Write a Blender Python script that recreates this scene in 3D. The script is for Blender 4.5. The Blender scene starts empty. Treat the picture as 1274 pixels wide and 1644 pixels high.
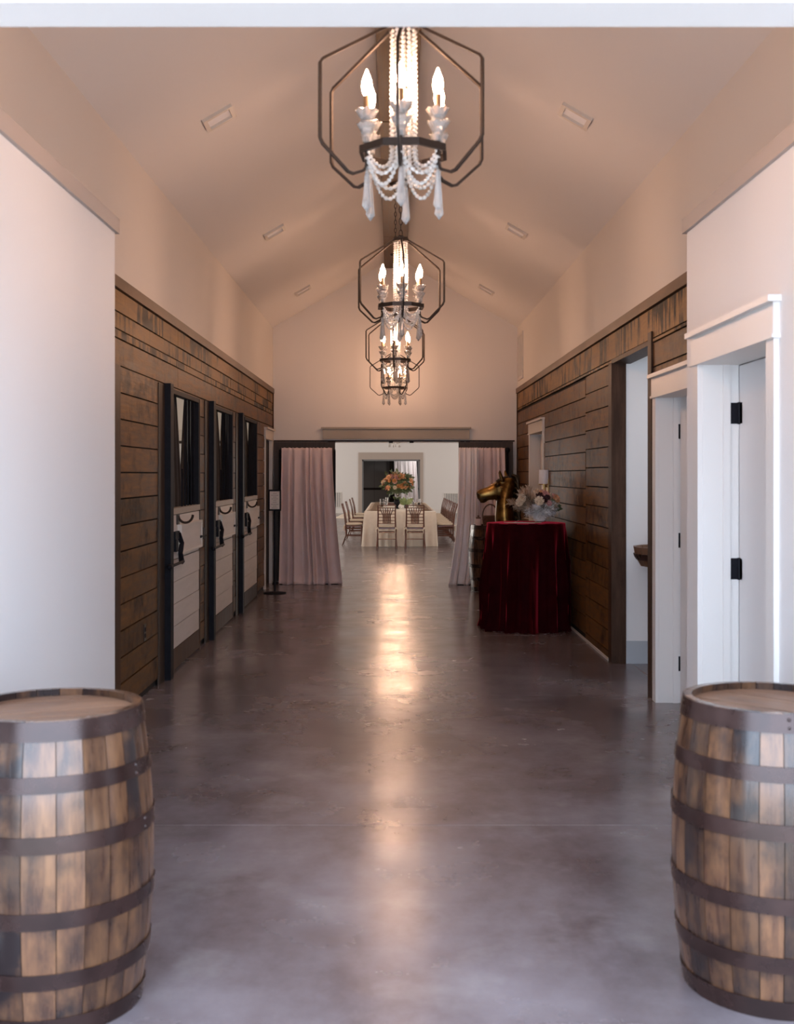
import bpy, bmesh, math, random
from math import sin, cos, pi, radians, sqrt
from mathutils import Vector, Matrix
random.seed(7)
S = bpy.context.scene
COL = S.collection

# ------------------------------------------------------------------ camera
F = 1858.0; CX = -0.045; CZ = 1.577
cd = bpy.data.cameras.new('camera'); cam = bpy.data.objects.new('camera', cd); COL.objects.link(cam)
cam.location = (CX, 0, CZ); cam.rotation_euler = (pi/2, 0, 0)
cd.sensor_fit = 'AUTO'; cd.sensor_width = 36.0; cd.lens = 36.0*F/1644.0
cd.shift_x = (637-629)/1644.0; cd.shift_y = -(822-761)/1644.0
cd.clip_start = 0.05; cd.clip_end = 200
cd.dof.use_dof = True; cd.dof.focus_distance = 15.0; cd.dof.aperture_fstop = 4.5
S.camera = cam

# ------------------------------------------------------------------ world and light
W = bpy.data.worlds.new('world'); S.world = W; W.use_nodes = True
bg = W.node_tree.nodes['Background']
bg.inputs[0].default_value = (0.65, 0.795, 1.0, 1); bg.inputs[1].default_value = 8.6
S.view_settings.view_transform = 'Standard'; S.view_settings.look = 'None'
S.view_settings.gamma = 1.0; S.view_settings.use_curve_mapping = False
S.view_settings.exposure = 0.0
BULB = 250.0                         # emission of one candle bulb
S.cycles.max_bounces = 8; S.cycles.diffuse_bounces = 4; S.cycles.glossy_bounces = 4
S.cycles.transmission_bounces = 6; S.cycles.transparent_max_bounces = 8
S.cycles.caustics_reflective = False; S.cycles.caustics_refractive = False
S.cycles.sample_clamp_indirect = 4.0; S.cycles.blur_glossy = 1.0

def area(name, loc, rot, sx, sy, power, color):
    l = bpy.data.lights.new(name, 'AREA'); l.shape = 'RECTANGLE'; l.size = sx; l.size_y = sy
    l.energy = power; l.color = color
    o = bpy.data.objects.new(name, l); COL.objects.link(o); o.location = loc; o.rotation_euler = rot
    return o
# unseen area lamps added to brighten the reception, stall room, lobby and washroom
for y in (22.0, 29.0, 36.0, 43.0):
    area('window_daylight', (-6.85, y, 1.9), (0, -pi/2, 0), 1.8, 2.2, 135, (1.0, 0.94, 0.86))
    area('window_daylight', (6.85, y, 1.9), (0, pi/2, 0), 1.8, 2.2, 105, (1.0, 0.94, 0.86))
area('stall_window_daylight', (-5.85, 13.5, 1.8), (0, -pi/2, 0), 1.4, 3.0, 110, (1.0, 0.87, 0.74))  # added fill, this room has no window
area('lobby_ceiling_lamp', (1.2, 47.8, 2.6), (0, 0, 0), 0.4, 0.4, 22, (1.0, 0.95, 0.92))  # added to brighten the lobby curtain, no fixture modelled
area('washroom_ceiling_lamp', (3.1, 9.0, 2.8), (0, 0, 0), 0.5, 0.5, 20, (0.80, 0.90, 1.0))  # added to brighten the passage wall, no fixture modelled

# ------------------------------------------------------------------ materials
def newmat(name):
    m = bpy.data.materials.new(name); m.use_nodes = True
    return m, m.node_tree.nodes, m.node_tree.links, m.node_tree.nodes['Principled BSDF']

def mat(name, c, rough=0.5, metal=0.0, c2=None, scale=8.0, stretch=(1,1,1), bump=0.0, rand=0.0, spec=0.5,
        sheen=0.0, trans=0.0, emit=None, contrast=(0.35, 0.65), rough2=None, bscale=None, coat=0.0):
    m, n, l, b = newmat(name)
    b.inputs['Base Color'].default_value = (*c, 1); b.inputs['Roughness'].default_value = rough
    b.inputs['Metallic'].default_value = metal; b.inputs['Specular IOR Level'].default_value = spec
    if coat: b.inputs['Coat Weight'].default_value = coat; b.inputs['Coat Roughness'].default_value = 0.14
    if sheen: b.inputs['Sheen Weight'].default_value = sheen; b.inputs['Sheen Roughness'].default_value = 0.35
    if trans: b.inputs['Transmission Weight'].default_value = trans
    if emit: b.inputs['Emission Color'].default_value = (*emit[0], 1); b.inputs['Emission Strength'].default_value = emit[1]
    if c2 or bump or rand:
        tc = n.new('ShaderNodeTexCoord'); mp = n.new('ShaderNodeMapping'); mp.inputs['Scale'].default_value = stretch
        l.new(tc.outputs['Object'], mp.inputs['Vector'])
        oi = n.new('ShaderNodeObjectInfo')
        sc = n.new('ShaderNodeVectorMath'); sc.operation = 'SCALE'; sc.inputs[0].default_value = (37, 53, 71)
        l.new(oi.outputs['Random'], sc.inputs['Scale']); l.new(sc.outputs[0], mp.inputs['Location'])
        no = n.new('ShaderNodeTexNoise'); no.inputs['Scale'].default_value = scale; no.inputs['Detail'].default_value = 6
        no.inputs['Roughness'].default_value = 0.62
        l.new(mp.outputs[0], no.inputs['Vector'])
        cr = n.new('ShaderNodeValToRGB')
        cr.color_ramp.elements[0].position = contrast[0]; cr.color_ramp.elements[1].position = contrast[1]
        cr.color_ramp.elements[0].color = (*c, 1); cr.color_ramp.elements[1].color = (*(c2 or c), 1)
        l.new(no.outputs[0], cr.inputs[0])
        out = cr.outputs[0]
        if rand:
            mr = n.new('ShaderNodeMapRange'); mr.inputs['To Min'].default_value = 1-rand; mr.inputs['To Max'].default_value = 1+rand
            l.new(oi.outputs['Random'], mr.inputs['Value'])
            mx = n.new('ShaderNodeMix'); mx.data_type = 'RGBA'; mx.blend_type = 'MULTIPLY'; mx.inputs['Factor'].default_value = 1
            l.new(out, mx.inputs['A']); l.new(mr.outputs[0], mx.inputs['B']); out = mx.outputs['Result']
        l.new(out, b.inputs['Base Color'])
        if rough2 is not None:
            m2 = n.new('ShaderNodeMapRange'); m2.inputs['From Min'].default_value = 0.3; m2.inputs['From Max'].default_value = 0.7
            m2.inputs['To Min'].default_value = rough; m2.inputs['To Max'].default_value = rough2
            l.new(no.outputs[0], m2.inputs['Value']); l.new(m2.outputs[0], b.inputs['Roughness'])
        if bump:
            bp = n.new('ShaderNodeBump'); bp.inputs['Strength'].default_value = bump; bp.inputs['Distance'].default_value = 0.01
            if bscale:
                n2 = n.new('ShaderNodeTexNoise'); n2.inputs['Scale'].default_value = bscale; n2.inputs['Detail'].default_value = 4
                l.new(mp.outputs[0], n2.inputs['Vector']); l.new(n2.outputs[0], bp.inputs['Height'])
            else:
                l.new(no.outputs[0], bp.inputs['Height'])
            l.new(bp.outputs[0], b.inputs['Normal'])
    return m

def stained_wood(name, c, c2, stain, lo=0.5, hi=0.62, rough=0.42, stretch=(1.5, 1.0, 9.0), sstretch=(1, 3.0, 1.1), rand=0.22, patch=1.3, spec=0.3, coat=0.0):
    """brown boards with dark weather streaks across them"""
    m = mat(name, c, rough, c2=c2, scale=3.2, stretch=stretch, bump=0.25, rand=rand, rough2=rough+0.12, spec=spec, coat=coat)
    n, l = m.node_tree.nodes, m.node_tree.links
    b = n['Principled BSDF']; src = b.inputs['Base Color'].links[0].from_socket
    tc = n.new('ShaderNodeTexCoord'); oi = n.new('ShaderNodeObjectInfo'); outs = []
    for sc_, det, st_ in ((patch, 3, (1, 1, 1)), (2.4, 8, sstretch)):
        mp = n.new('ShaderNodeMapping'); mp.inputs['Scale'].default_value = st_; l.new(tc.outputs['Object'], mp.inputs['Vector'])
        vm = n.new('ShaderNodeVectorMath'); vm.operation = 'SCALE'; vm.inputs[0].default_value = (13, 7, 29)
        l.new(oi.outputs['Random'], vm.inputs['Scale']); l.new(vm.outputs[0], mp.inputs['Location'])
        no = n.new('ShaderNodeTexNoise'); no.inputs['Scale'].default_value = sc_; no.inputs['Detail'].default_value = det; no.inputs['Roughness'].default_value = 0.7
        l.new(mp.outputs[0], no.inputs['Vector']); outs.append(no.outputs[0])
    no = n.new('ShaderNodeMix'); no.inputs['Factor'].default_value = 0.5
    l.new(outs[0], no.inputs['A']); l.new(outs[1], no.inputs['B'])
    cr = n.new('ShaderNodeValToRGB'); cr.color_ramp.elements[0].position = lo; cr.color_ramp.elements[1].position = hi
    l.new(no.outputs[0], cr.inputs[0])
    mx = n.new('ShaderNodeMix'); mx.data_type = 'RGBA'
    l.new(cr.outputs[0], mx.inputs['Factor']); l.new(src, mx.inputs['A']); mx.inputs['B'].default_value = (*stain, 1)
    l.new(mx.outputs['Result'], b.inputs['Base Color'])
    return m

M = {}
M['white'] = mat('white_paint', (0.77, 0.75, 0.74), 0.55, bump=0.03, bscale=60)
M['cream'] = mat('cream_paint', (0.70, 0.64, 0.585), 0.6, bump=0.03, bscale=60)
M['ceil'] = mat('ceiling_paint', (0.76, 0.71, 0.675), 0.7)
M['greige'] = mat('greige_trim', (0.36, 0.30, 0.235), 0.5)
M['ledge'] = mat('ledge_taupe', (0.46, 0.39, 0.345), 0.55)
M['trimwhite'] = mat('trim_white', (0.76, 0.73, 0.70), 0.4)
M['trimcream'] = mat('trim_cream', (0.62, 0.56, 0.50), 0.45)
M['plank'] = stained_wood('brown_plank', (0.085, 0.038, 0.013), (0.19, 0.092, 0.034), (0.018, 0.008, 0.004), lo=0.50, hi=0.62, sstretch=(1, 3.5, 3.0), rough=0.40, spec=0.11)
M['plankw'] = stained_wood('weathered_plank', (0.18, 0.092, 0.033), (0.30, 0.165, 0.066), (0.008, 0.005, 0.003), lo=0.50, hi=0.54, sstretch=(1, 5.0, 0.7), rand=0.1, rough=0.42, patch=1.0, spec=0.10)
M['darkwood'] = stained_wood('dark_wood', (0.045, 0.023, 0.014), (0.085, 0.045, 0.028), (0.012, 0.007, 0.006), lo=0.52, hi=0.68, stretch=(6, 6, 0.8), spec=0.12)
M['brownflat'] = mat('brown_cap_board', (0.10, 0.054, 0.027), 0.5, c2=(0.15, 0.082, 0.042), scale=3, stretch=(4, 0.7, 4))
M['gap'] = mat('dark_backing', (0.012, 0.008, 0.006), 0.9)
M['beam'] = stained_wood('beam_wood', (0.060, 0.030, 0.010), (0.125, 0.064, 0.022), (0.016, 0.009, 0.005), lo=0.58, hi=0.75, stretch=(9, 0.8, 9), sstretch=(2, 1.5, 2))
M['black'] = mat('black_metal', (0.008, 0.008, 0.011), 0.55, c2=(0.012, 0.012, 0.016), scale=20, spec=0.1)
M['iron'] = mat('bronze_iron', (0.045, 0.034, 0.028), 0.42, metal=0.6)
M['doorwood'] = mat('dark_door_wood', (0.028, 0.017, 0.012), 0.5, c2=(0.048, 0.030, 0.021), spec=0.3, scale=3, stretch=(8, 8, 0.7), rand=0.15)
M['shiplap'] = mat('white_shiplap', (0.60, 0.54, 0.49), 0.5, c2=(0.66, 0.60, 0.55), scale=3, stretch=(1, 0.6, 6), rand=0.05)
M['drape'] = mat('black_drape', (0.014, 0.011, 0.010), 0.85, c2=(0.03, 0.02, 0.016), scale=4, sheen=0.1)
M['blush'] = mat('blush_curtain', (0.68, 0.54, 0.52), 0.75, c2=(0.73, 0.58, 0.56), scale=5, sheen=0.3)
M['blushpale'] = mat('pale_blush_curtain', (0.86, 0.79, 0.79), 0.75, c2=(0.88, 0.82, 0.82), scale=5, sheen=0.3)  # blush with its colour paled to imitate light through the cloth
M['velvet'] = mat('burgundy_velvet', (0.016, 0.0006, 0.0014), 0.75, c2=(0.026, 0.001, 0.0024), scale=6, sheen=1.0, spec=0.03)
M['velvet'].node_tree.nodes['Principled BSDF'].inputs['Sheen Tint'].default_value = (0.85, 0.045, 0.085, 1)
M['bronze'] = mat('bronze_gold', (0.055, 0.028, 0.009), 0.27, metal=1.0, c2=(0.36, 0.20, 0.058), scale=5, bump=0.1, rough2=0.4, contrast=(0.38, 0.6))
M['mane'] = mat('dark_bronze', (0.035, 0.024, 0.014), 0.5, metal=0.7, c2=(0.06, 0.04, 0.02), scale=14)
M['stave'] = stained_wood('barrel_stave', (0.052, 0.022, 0.013), (0.150, 0.070, 0.032), (0.013, 0.007, 0.007), lo=0.46, hi=0.58, rough=0.24, stretch=(9, 9, 1.2), sstretch=(1.8, 1.8, 1.1), rand=0.5, coat=0.8, patch=3.0)
M['barrelhead'] = stained_wood('barrel_head', (0.13, 0.065, 0.038), (0.22, 0.12, 0.072), (0.05, 0.026, 0.02), lo=0.55, hi=0.7, rough=0.3, stretch=(1.2, 10, 1.2), sstretch=(1, 3, 1), rand=0.15)
M['hoop'] = mat('hoop_steel', (0.026, 0.012, 0.010), 0.2, metal=0.4, c2=(0.050, 0.024, 0.020), scale=7, rough2=0.34, spec=0.7, bump=0.1)
M['crystal'] = mat('clear_crystal', (1.0, 0.98, 0.95), 0.06, trans=0.75, spec=0.8)
M['bead'] = mat('crystal_bead', (1.0, 0.96, 0.90), 0.12, trans=0.48, spec=1.0)
M['bulb'] = mat('lit_bulb', (1, 0.9, 0.8), 0.3, emit=((1.0, 0.60, 0.395), BULB))
M['sleeve'] = mat('candle_sleeve', (0.20, 0.12, 0.06), 0.4, metal=0.3)
M['mahogany'] = mat('mahogany', (0.085, 0.025, 0.014), 0.3, c2=(0.13, 0.04, 0.022), scale=10, stretch=(3, 3, 0.6), coat=0.3)
M['cushion'] = mat('ivory_cushion', (0.62, 0.53, 0.42), 0.8, c2=(0.66, 0.57, 0.46), scale=30)
M['linen'] = mat('ivory_linen', (0.68, 0.60, 0.50), 0.8, c2=(0.72, 0.64, 0.54), scale=20, sheen=0.2)
M['charger'] = mat('wood_charger', (0.26, 0.15, 0.08), 0.45, c2=(0.36, 0.22, 0.12), scale=12, stretch=(1, 8, 1))
M['napkin'] = mat('taupe_napkin', (0.33, 0.24, 0.17), 0.85)
M['leaf'] = mat('green_leaf', (0.05, 0.075, 0.03), 0.5, c2=(0.14, 0.18, 0.08), scale=7, rand=0.35)
M['leafpale'] = mat('pale_green_leaf', (0.22, 0.30, 0.11), 0.5, c2=(0.34, 0.42, 0.2), scale=7)
for k, c in dict(peach=(0.72, 0.40, 0.22), orange=(0.60, 0.30, 0.12), coral=(0.66, 0.22, 0.15), pink=(0.60, 0.32, 0.30),
                 cream=(0.70, 0.58, 0.44), wine=(0.035, 0.006, 0.010)).items():
    M['petal_'+k] = mat('petal_'+k, c, 0.65, c2=tuple(min(1, v*1.15) for v in c), scale=20, rand=0.12)
M['pampas'] = mat('dried_grass', (0.40, 0.28, 0.19), 0.85, c2=(0.58, 0.44, 0.33), scale=10, rand=0.12)
M['feather'] = mat('white_feather', (0.78, 0.75, 0.73), 0.8, sheen=0.3)
M['glassy'] = mat('clear_glass', (1, 1, 1), 0.03, trans=1.0)
M['brass'] = mat('brass', (0.62, 0.42, 0.18), 0.3, metal=1.0)
M['shade'] = mat('white_shade', (0.85, 0.83, 0.84), 0.6)
M['paper'] = mat('white_paper', (0.72, 0.66, 0.60), 0.8)
M['pinkpaper'] = mat('blush_paper', (0.62, 0.46, 0.44), 0.7)
M['ink'] = mat('ink', (0.12, 0.09, 0.08), 0.8)
M['wicker'] = mat('dark_wicker', (0.075, 0.03, 0.018), 0.55, c2=(0.12, 0.05, 0.03), scale=40)
M['bluegrey'] = mat('blue_grey_paint', (0.17, 0.18, 0.19), 0.5)
M['slate'] = mat('slate_panel', (0.16, 0.15, 0.145), 0.6)
M['base'] = mat('baseboard_grey', (0.42, 0.45, 0.48), 0.45)
M['apron'] = mat('light_concrete', (0.58, 0.49, 0.40), 0.8, c2=(0.66, 0.57, 0.48), scale=3)  # unseen ground, paled to bounce light onto the header and ceiling
M['filler'] = mat('joint_filler', (0.46, 0.43, 0.41), 0.6)

def concrete():
    m, n, l, b = newmat('polished_concrete')
    tc = n.new('ShaderNodeTexCoord')
    def noise(scale, det, st=(1, 1, 1), rough=0.6):
        mp = n.new('ShaderNodeMapping'); mp.inputs['Scale'].default_value = st
        l.new(tc.outputs['Object'], mp.inputs['Vector'])
        x = n.new('ShaderNodeTexNoise'); x.inputs['Scale'].default_value = scale; x.inputs['Detail'].default_value = det
        x.inputs['Roughness'].default_value = rough; l.new(mp.outputs[0], x.inputs['Vector']); return x.outputs[0]
    a = noise(0.9, 8, (1.2, 0.9, 1), 0.65)
    r = n.new('ShaderNodeValToRGB'); e = r.color_ramp.elements
    e[0].position = 0.32; e[0].color = (0.082, 0.059, 0.060, 1); e[1].position = 0.68; e[1].color = (0.225, 0.193, 0.206, 1)
    l.new(a, r.inputs[0])
    sp = noise(2.2, 6, (1, 1, 1), 0.6)
    r2 = n.new('ShaderNodeValToRGB'); e = r2.color_ramp.elements
    e[0].position = 0.54; e[0].color = (0, 0, 0, 1); e[1].position = 0.80; e[1].color = (0.38, 0.38, 0.38, 1); l.new(sp, r2.inputs[0])
    mx = n.new('ShaderNodeMix'); mx.data_type = 'RGBA'; l.new(r2.outputs[0], mx.inputs['Factor'])
    l.new(r.outputs[0], mx.inputs['A']); mx.inputs['B'].default_value = (0.36, 0.33, 0.32, 1)
    l.new(mx.outputs['Result'], b.inputs['Base Color'])
    ro = n.new('ShaderNodeMapRange'); ro.inputs['From Min'].default_value = 0.3; ro.inputs['From Max'].default_value = 0.7
    ro.inputs['To Min'].default_value = 0.18; ro.inputs['To Max'].default_value = 0.30
    l.new(noise(1.7, 6), ro.inputs['Value']); l.new(ro.outputs[0], b.inputs['Roughness'])
    bp = n.new('ShaderNodeBump'); bp.inputs['Strength'].default_value = 0.10; bp.inputs['Distance'].default_value = 0.02
    l.new(noise(4.5, 3), bp.inputs['Height']); l.new(bp.outputs[0], b.inputs['Normal'])
    b.inputs['Specular IOR Level'].default_value = 0.7
    return m
M['concrete'] = concrete()

# ------------------------------------------------------------------ mesh helpers
class MB:
    def __init__(s): s.v = []; s.f = []
    def add(s, vs, fs):
        o = len(s.v); s.v += [tuple(v) for v in vs]; s.f += [tuple(i+o for i in f) for f in fs]; return s
    def box(s, x0, x1, y0, y1, z0, z1):
        return s.add([(x0,y0,z0),(x1,y0,z0),(x1,y1,z0),(x0,y1,z0),(x0,y0,z1),(x1,y0,z1),(x1,y1,z1),(x0,y1,z1)],
                     [(0,3,2,1),(4,5,6,7),(0,1,5,4),(1,2,6,5),(2,3,7,6),(3,0,4,7)])
    def bar(s, p, q, w, h=None, up=(0,0,1)):
        """square bar from p to q"""
        h = h or w; p = Vector(p); q = Vector(q); d = (q-p).normalized(); u = Vector(up)
        if abs(d.dot(u)) > 0.95: u = Vector((0,1,0))
        a = d.cross(u).normalized(); b = a.cross(d).normalized(); a *= w/2; b *= h/2
        return s.add([p-a-b,p+a-b,p+a+b,p-a+b,q-a-b,q+a-b,q+a+b,q-a+b],
                     [(0,3,2,1),(4,5,6,7),(0,1,5,4),(1,2,6,5),(2,3,7,6),(3,0,4,7)])
    def tube(s, pts, r, n=8, closed=False, phase=0.0):
        pts = [Vector(p) for p in pts]; N = len(pts); rs = r if isinstance(r, (list, tuple)) else [r]*N
        vs = []; prev = None
        for i, p in enumerate(pts):
            if closed: t = pts[(i+1) % N]-pts[i-1]
            else: t = pts[min(i+1, N-1)]-pts[max(i-1, 0)]
            t.normalize()
            if prev is None:
                u = Vector((0,0,1)) if abs(t.z) < 0.9 else Vector((0,1,0)); a = t.cross(u).normalized()
            else:
                a = (prev-t*prev.dot(t))
                a = a.normalized() if a.length > 1e-6 else t.cross(Vector((0.3,0.5,0.8))).normalized()
            prev = a; b = t.cross(a)
            for k in range(n):
                g = 2*pi*k/n+phase; vs.append(p+(a*cos(g)+b*sin(g))*rs[i])
        fs = []
        for i in range(N if closed else N-1):
            j = (i+1) % N
            for k in range(n): fs.append((i*n+k, i*n+(k+1) % n, j*n+(k+1) % n, j*n+k))
        if not closed: fs += [tuple(range(n))[::-1], tuple((N-1)*n+k for k in range(n))]
        return s.add(vs, fs)
    def lathe(s, prof, n=24, c=(0,0,0), a0=0.0):
        """prof: (radius, z) from the bottom up"""
        vs = []; fs = []
        for r, z in prof:
            for k in range(n):
                g = a0+2*pi*k/n; vs.append((c[0]+r*cos(g), c[1]+r*sin(g), c[2]+z))
        for i in range(len(prof)-1):
            for k in range(n): fs.append((i*n+k, i*n+(k+1) % n, (i+1)*n+(k+1) % n, (i+1)*n+k))
        if prof[0][0] > 1e-5: fs.append(tuple(range(n))[::-1])
        if prof[-1][0] > 1e-5: fs.append(tuple((len(prof)-1)*n+k for k in range(n)))
        return s.add(vs, fs)
    def ball(s, c, r, n=10, m=6):
        rx, ry, rz = r if isinstance(r, (tuple, list)) else (r, r, r)
        vs = [(c[0], c[1], c[2]-rz)]; fs = []
        for i in range(1, m):
            t = -pi/2+pi*i/m
            for k in range(n): vs.append((c[0]+rx*cos(t)*cos(2*pi*k/n), c[1]+ry*cos(t)*sin(2*pi*k/n), c[2]+rz*sin(t)))
        vs.append((c[0], c[1], c[2]+rz)); L = len(vs)-1
        for k in range(n): fs.append((0, 1+(k+1) % n, 1+k))
        for i in range(m-2):
            for k in range(n): a = 1+i*n+k; b = 1+i*n+(k+1) % n; fs.append((a, b, b+n, a+n))
        for k in range(n): a = 1+(m-2)*n+k; b = 1+(m-2)*n+(k+1) % n; fs.append((a, b, L))
        return s.add(vs, fs)
    def grid(s, fn, nu, nv, closed=False):
        vs = [fn(u/(nu if closed else nu-1), v/(nv-1)) for v in range(nv) for u in range(nu)]; fs = []
        for v in range(nv-1):
            for u in range(nu if closed else nu-1):
                a = v*nu+u; b = v*nu+(u+1) % nu; fs.append((a, b, b+nu, a+nu))
        return s.add(vs, fs)
    def xf(s, mtx):
        s.v = [tuple(mtx @ Vector(v)) for v in s.v]; return s
    def build(s, name, m, parent=None, smooth=False, angle=40):
        me = bpy.data.meshes.new(name); me.from_pydata(s.v, [], s.f); me.update()
        if smooth:
            me.polygons.foreach_set('use_smooth', [True]*len(me.polygons)); me.set_sharp_from_angle(angle=radians(angle))
        me.materials.append(M[m] if isinstance(m, str) else m)
        o = bpy.data.objects.new(name, me); COL.objects.link(o)
        if parent: o.parent = parent
        return o

def box(name, m, parent, *b): return MB().box(*b).build(name, m, parent)
def thing(name, label, cat, loc=(0,0,0), rz=0.0, group=None):
    o = bpy.data.objects.new(name, None); COL.objects.link(o); o.empty_display_size = 0.1
    o.location = loc; o.rotation_euler = (0, 0, rz); o['label'] = label; o['category'] = cat
    if group: o['group'] = group
    return o
def tag(o, label, cat, group=None, loc=None):
    o['label'] = label; o['category'] = cat
    if group: o['group'] = group
    if loc: o.location = loc
    return o
def struct(name, loc=(0,0,0)):
    o = bpy.data.objects.new(name, None); COL.objects.link(o); o['kind'] = 'structure'; o.location = loc; return o
def st(o, label=None):
    o['kind'] = 'structure'
    return o
def kids(o): return [c for c in bpy.data.objects if c.parent == o]
def dup(root, loc, rz=0.0, label=None, group=None):
    r = root.copy(); COL.objects.link(r); r.location = loc; r.rotation_euler = (0, 0, rz)
    if label: r['label'] = label
    if group: r['group'] = group
    for ch in TREE[root.name]:
        c = ch.copy(); COL.objects.link(c); c.parent = r
        for g in TREE.get(ch.name, []):
            d = g.copy(); COL.objects.link(d); d.parent = c
    return r
TREE = {}
def index_tree(root):
    TREE[root.name] = kids(root)
    for c in TREE[root.name]: TREE[c.name] = kids(c)

# ------------------------------------------------------------------ setting: floor
HW = 1.79; YE = 16.95
floor = st(MB().box(-7.2, 7.2, -3.0, 50.5, -0.12, -0.0015).build('floor', 'filler'))
ys = [2.15, 5.2, 8.25, 11.3, 14.35, 17.4, 20.45, 23.5, 26.55, 29.6, 32.65, 35.7, 38.75, 41.8, 44.85, 47.9]
G = 0.003
MB().box(-7.2, 7.2, -3.0, 2.145, -0.0012, 0.0).build('apron', 'apron', floor)
def slab(x0, x1, y0, y1): MB().box(x0+G, x1-G, y0+G, y1-G, -0.09, 0.0).build('slab', 'concrete', floor)
for a, b in zip(ys[:-1], ys[1:]):
    xs = [-7.2, -1.95, 1.95, 7.2] if b < 17.5 else [-7.2, -4.4, -1.35, 1.7, 4.75, 7.2]
    for c, d in zip(xs[:-1], xs[1:]): slab(c, d, a, b)

# ------------------------------------------------------------------ setting: front wall with the open entry
fw = MB()
fw.box(-7, -1.45, 2.753, 2.906, 0, 5.4); fw.box(1.45, 7, 2.753, 2.906, 0, 5.4); fw.box(-1.45, 1.45, 2.753, 2.906, 2.70, 5.4)
st(fw.build('wall_front', 'white'))
# unseen dark boards added to block side daylight and shape the barrel reflections
for nm, xa, xb in (('wall_porch_left', -2.55, -2.45), ('wall_porch_right', 2.45, 2.55)):
    st(MB().box(xa, xb, 0.3, 2.753, 0, 3.05).build(nm, 'doorwood'))

# ------------------------------------------------------------------ setting: ceiling and ridge beam
SL = 0.58; ZS = 3.72; ZA = ZS+SL*HW
def slope(sgn):
    m = MB(); X = sgn*(HW+0.15); z = ZS-SL*0.15; t = 0.12
    vs = [(0, 2.906, ZA), (X, 2.906, z), (X, YE+0.15, z), (0, YE+0.15, ZA)]
    vs += [(a, b, c+t) for a, b, c in vs]
    fs = [(0,1,2,3),(7,6,5,4),(0,4,5,1),(1,5,6,2),(2,6,7,3),(3,7,4,0)]
    if sgn > 0: fs = [f[::-1] for f in fs]
    return m.add(vs, fs)
ceiling = struct('ceiling')
slope(-1).build('ceiling_slope', 'ceil', ceiling); slope(1).build('ceiling_slope', 'ceil', ceiling)
beam = struct('trim_1')
bx0, bx1 = -0.155, 0.155
cuts = [2.906, 5.1, 7.5, 9.9, 12.4, 14.7, YE]
for a, b in zip(cuts[:-1], cuts[1:]):
    dz = random.uniform(-0.004, 0.004)
    box('beam_board', 'beam', beam, bx0, bx1, a+0.003, b-0.003, 4.59+dz, ZA-0.02)
box('beam_core', 'gap', beam, bx0+0.01, bx1-0.01, 2.91, YE, 4.60, ZA-0.02)

# recessed square downlights (switched off) on both slopes
def downlight(x, y, label):
    t = thing('recessed_downlight', label, 'ceiling light', (x, y, ZA-SL*abs(x)), 0, 'square recessed downlights')
    ang = math.atan(SL)*(1 if x < 0 else -1)
    R = Matrix.Rotation(-ang, 4, 'Y')
    w = 0.115; i = 0.085
    fr = MB()
    fr.box(-w, w, -w, -i, -0.022, 0.012); fr.box(-w, w, i, w, -0.022, 0.012); fr.box(-w, -i, -i, i, -0.022, 0.012); fr.box(i, w, -i, i, -0.022, 0.012)
    fr.xf(R).build('trim_frame', 'trimcream', t)
    MB().box(-i, i, -i, i, -0.003, 0.010).xf(R).build('diffuser', 'shade', t)
for k, (y, w_) in enumerate([(7.98, 'nearest to the entry'), (11.75, 'second from the entry'), (15.5, 'farthest from the entry')]):
    downlight(-1.24, y, 'unlit square recessed downlight on the left ceiling slope, ' + w_)
    downlight(1.22, y, 'unlit square recessed downlight on the right ceiling slope, ' + w_)

# ------------------------------------------------------------------ setting: plank walls
def planks(wall, side, segs, rows, openings, m):
    """boards laid along the hall; segs: list of (y0, y1, dz)"""
    for (y0, y1, dz) in segs:
        for (z0, z1, mm) in rows:
            z0 += dz if z0 > 0.1 else 0; z1 += dz
            spans = [(y0, y1, z0, z1)]
            for (a, b, zt) in openings:
                new = []
                for (p, q, r, s_) in spans:
                    if q <= a or p >= b or r >= zt: new.append((p, q, r, s_)); continue
                    if p < a: new.append((p, a, r, s_))
                    if q > b: new.append((b, q, r, s_))
                    if s_ > zt+0.02: new.append((max(p, a), min(q, b), zt, s_))
                spans = new
            for (p, q, r, s_) in spans:
                if q-p < 0.03: continue
                e = random.uniform(-0.0025, 0.0025); g = random.uniform(0.008, 0.012)
                xa, xb = (HW-0.002+e, HW+0.022)
                x0, x1 = (xa, xb) if side > 0 else (-xb, -xa)
                # object origin at the board so each board's grain differs
                o = MB().box(x0-side*HW, x1-side*HW, -(q-p)/2+0.002, (q-p)/2-0.002, -(s_-r)/2+g/2, (s_-r)/2-g/2).build('plank', mm, wall)
                o.location = (side*HW, (p+q)/2, (r+s_)/2)

T = 0.12
# left wall
wl = MB(); xo = -HW-0.02-0.045; xi = -HW-0.02
LOPEN = [(9.12, 10.42, 2.23), (11.34, 12.60, 2.23), (13.58, 14.86, 2.23), (15.86, 16.70, 2.06)]
def core(m, xa, xb, y0, y1, zt, ops):
    y = y0
    for (a, b, z) in ops:
        m.box(xa, xb, y, a, 0, zt); m.box(xa, xb, a, b, z, zt); y = b
    m.box(xa, xb, y, y1, 0, zt); return m
wall_left = st(core(wl, xo, xi, 2.906, YE, 2.80, LOPEN).build('wall_left', 'gap'))
rows = []; z = 2.44
while z > 0.06:
    rows.append((max(0.0, z-0.1705), z, 'plank')); z -= 0.1705
rows += [(2.44, 2.50, 'plankw'), (2.50, 2.61, 'plankw'), (2.61, 2.75, 'plankw')]
lower = [r for r in rows if r[1] <= 2.2]; upper = [r for r in rows if r[1] > 2.2]
planks(wall_left, -1, [(7.40, 9.42, 0), (9.42, 12.5, 0.0), (12.5, YE, 0)], lower, LOPEN, 'plank')
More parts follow.
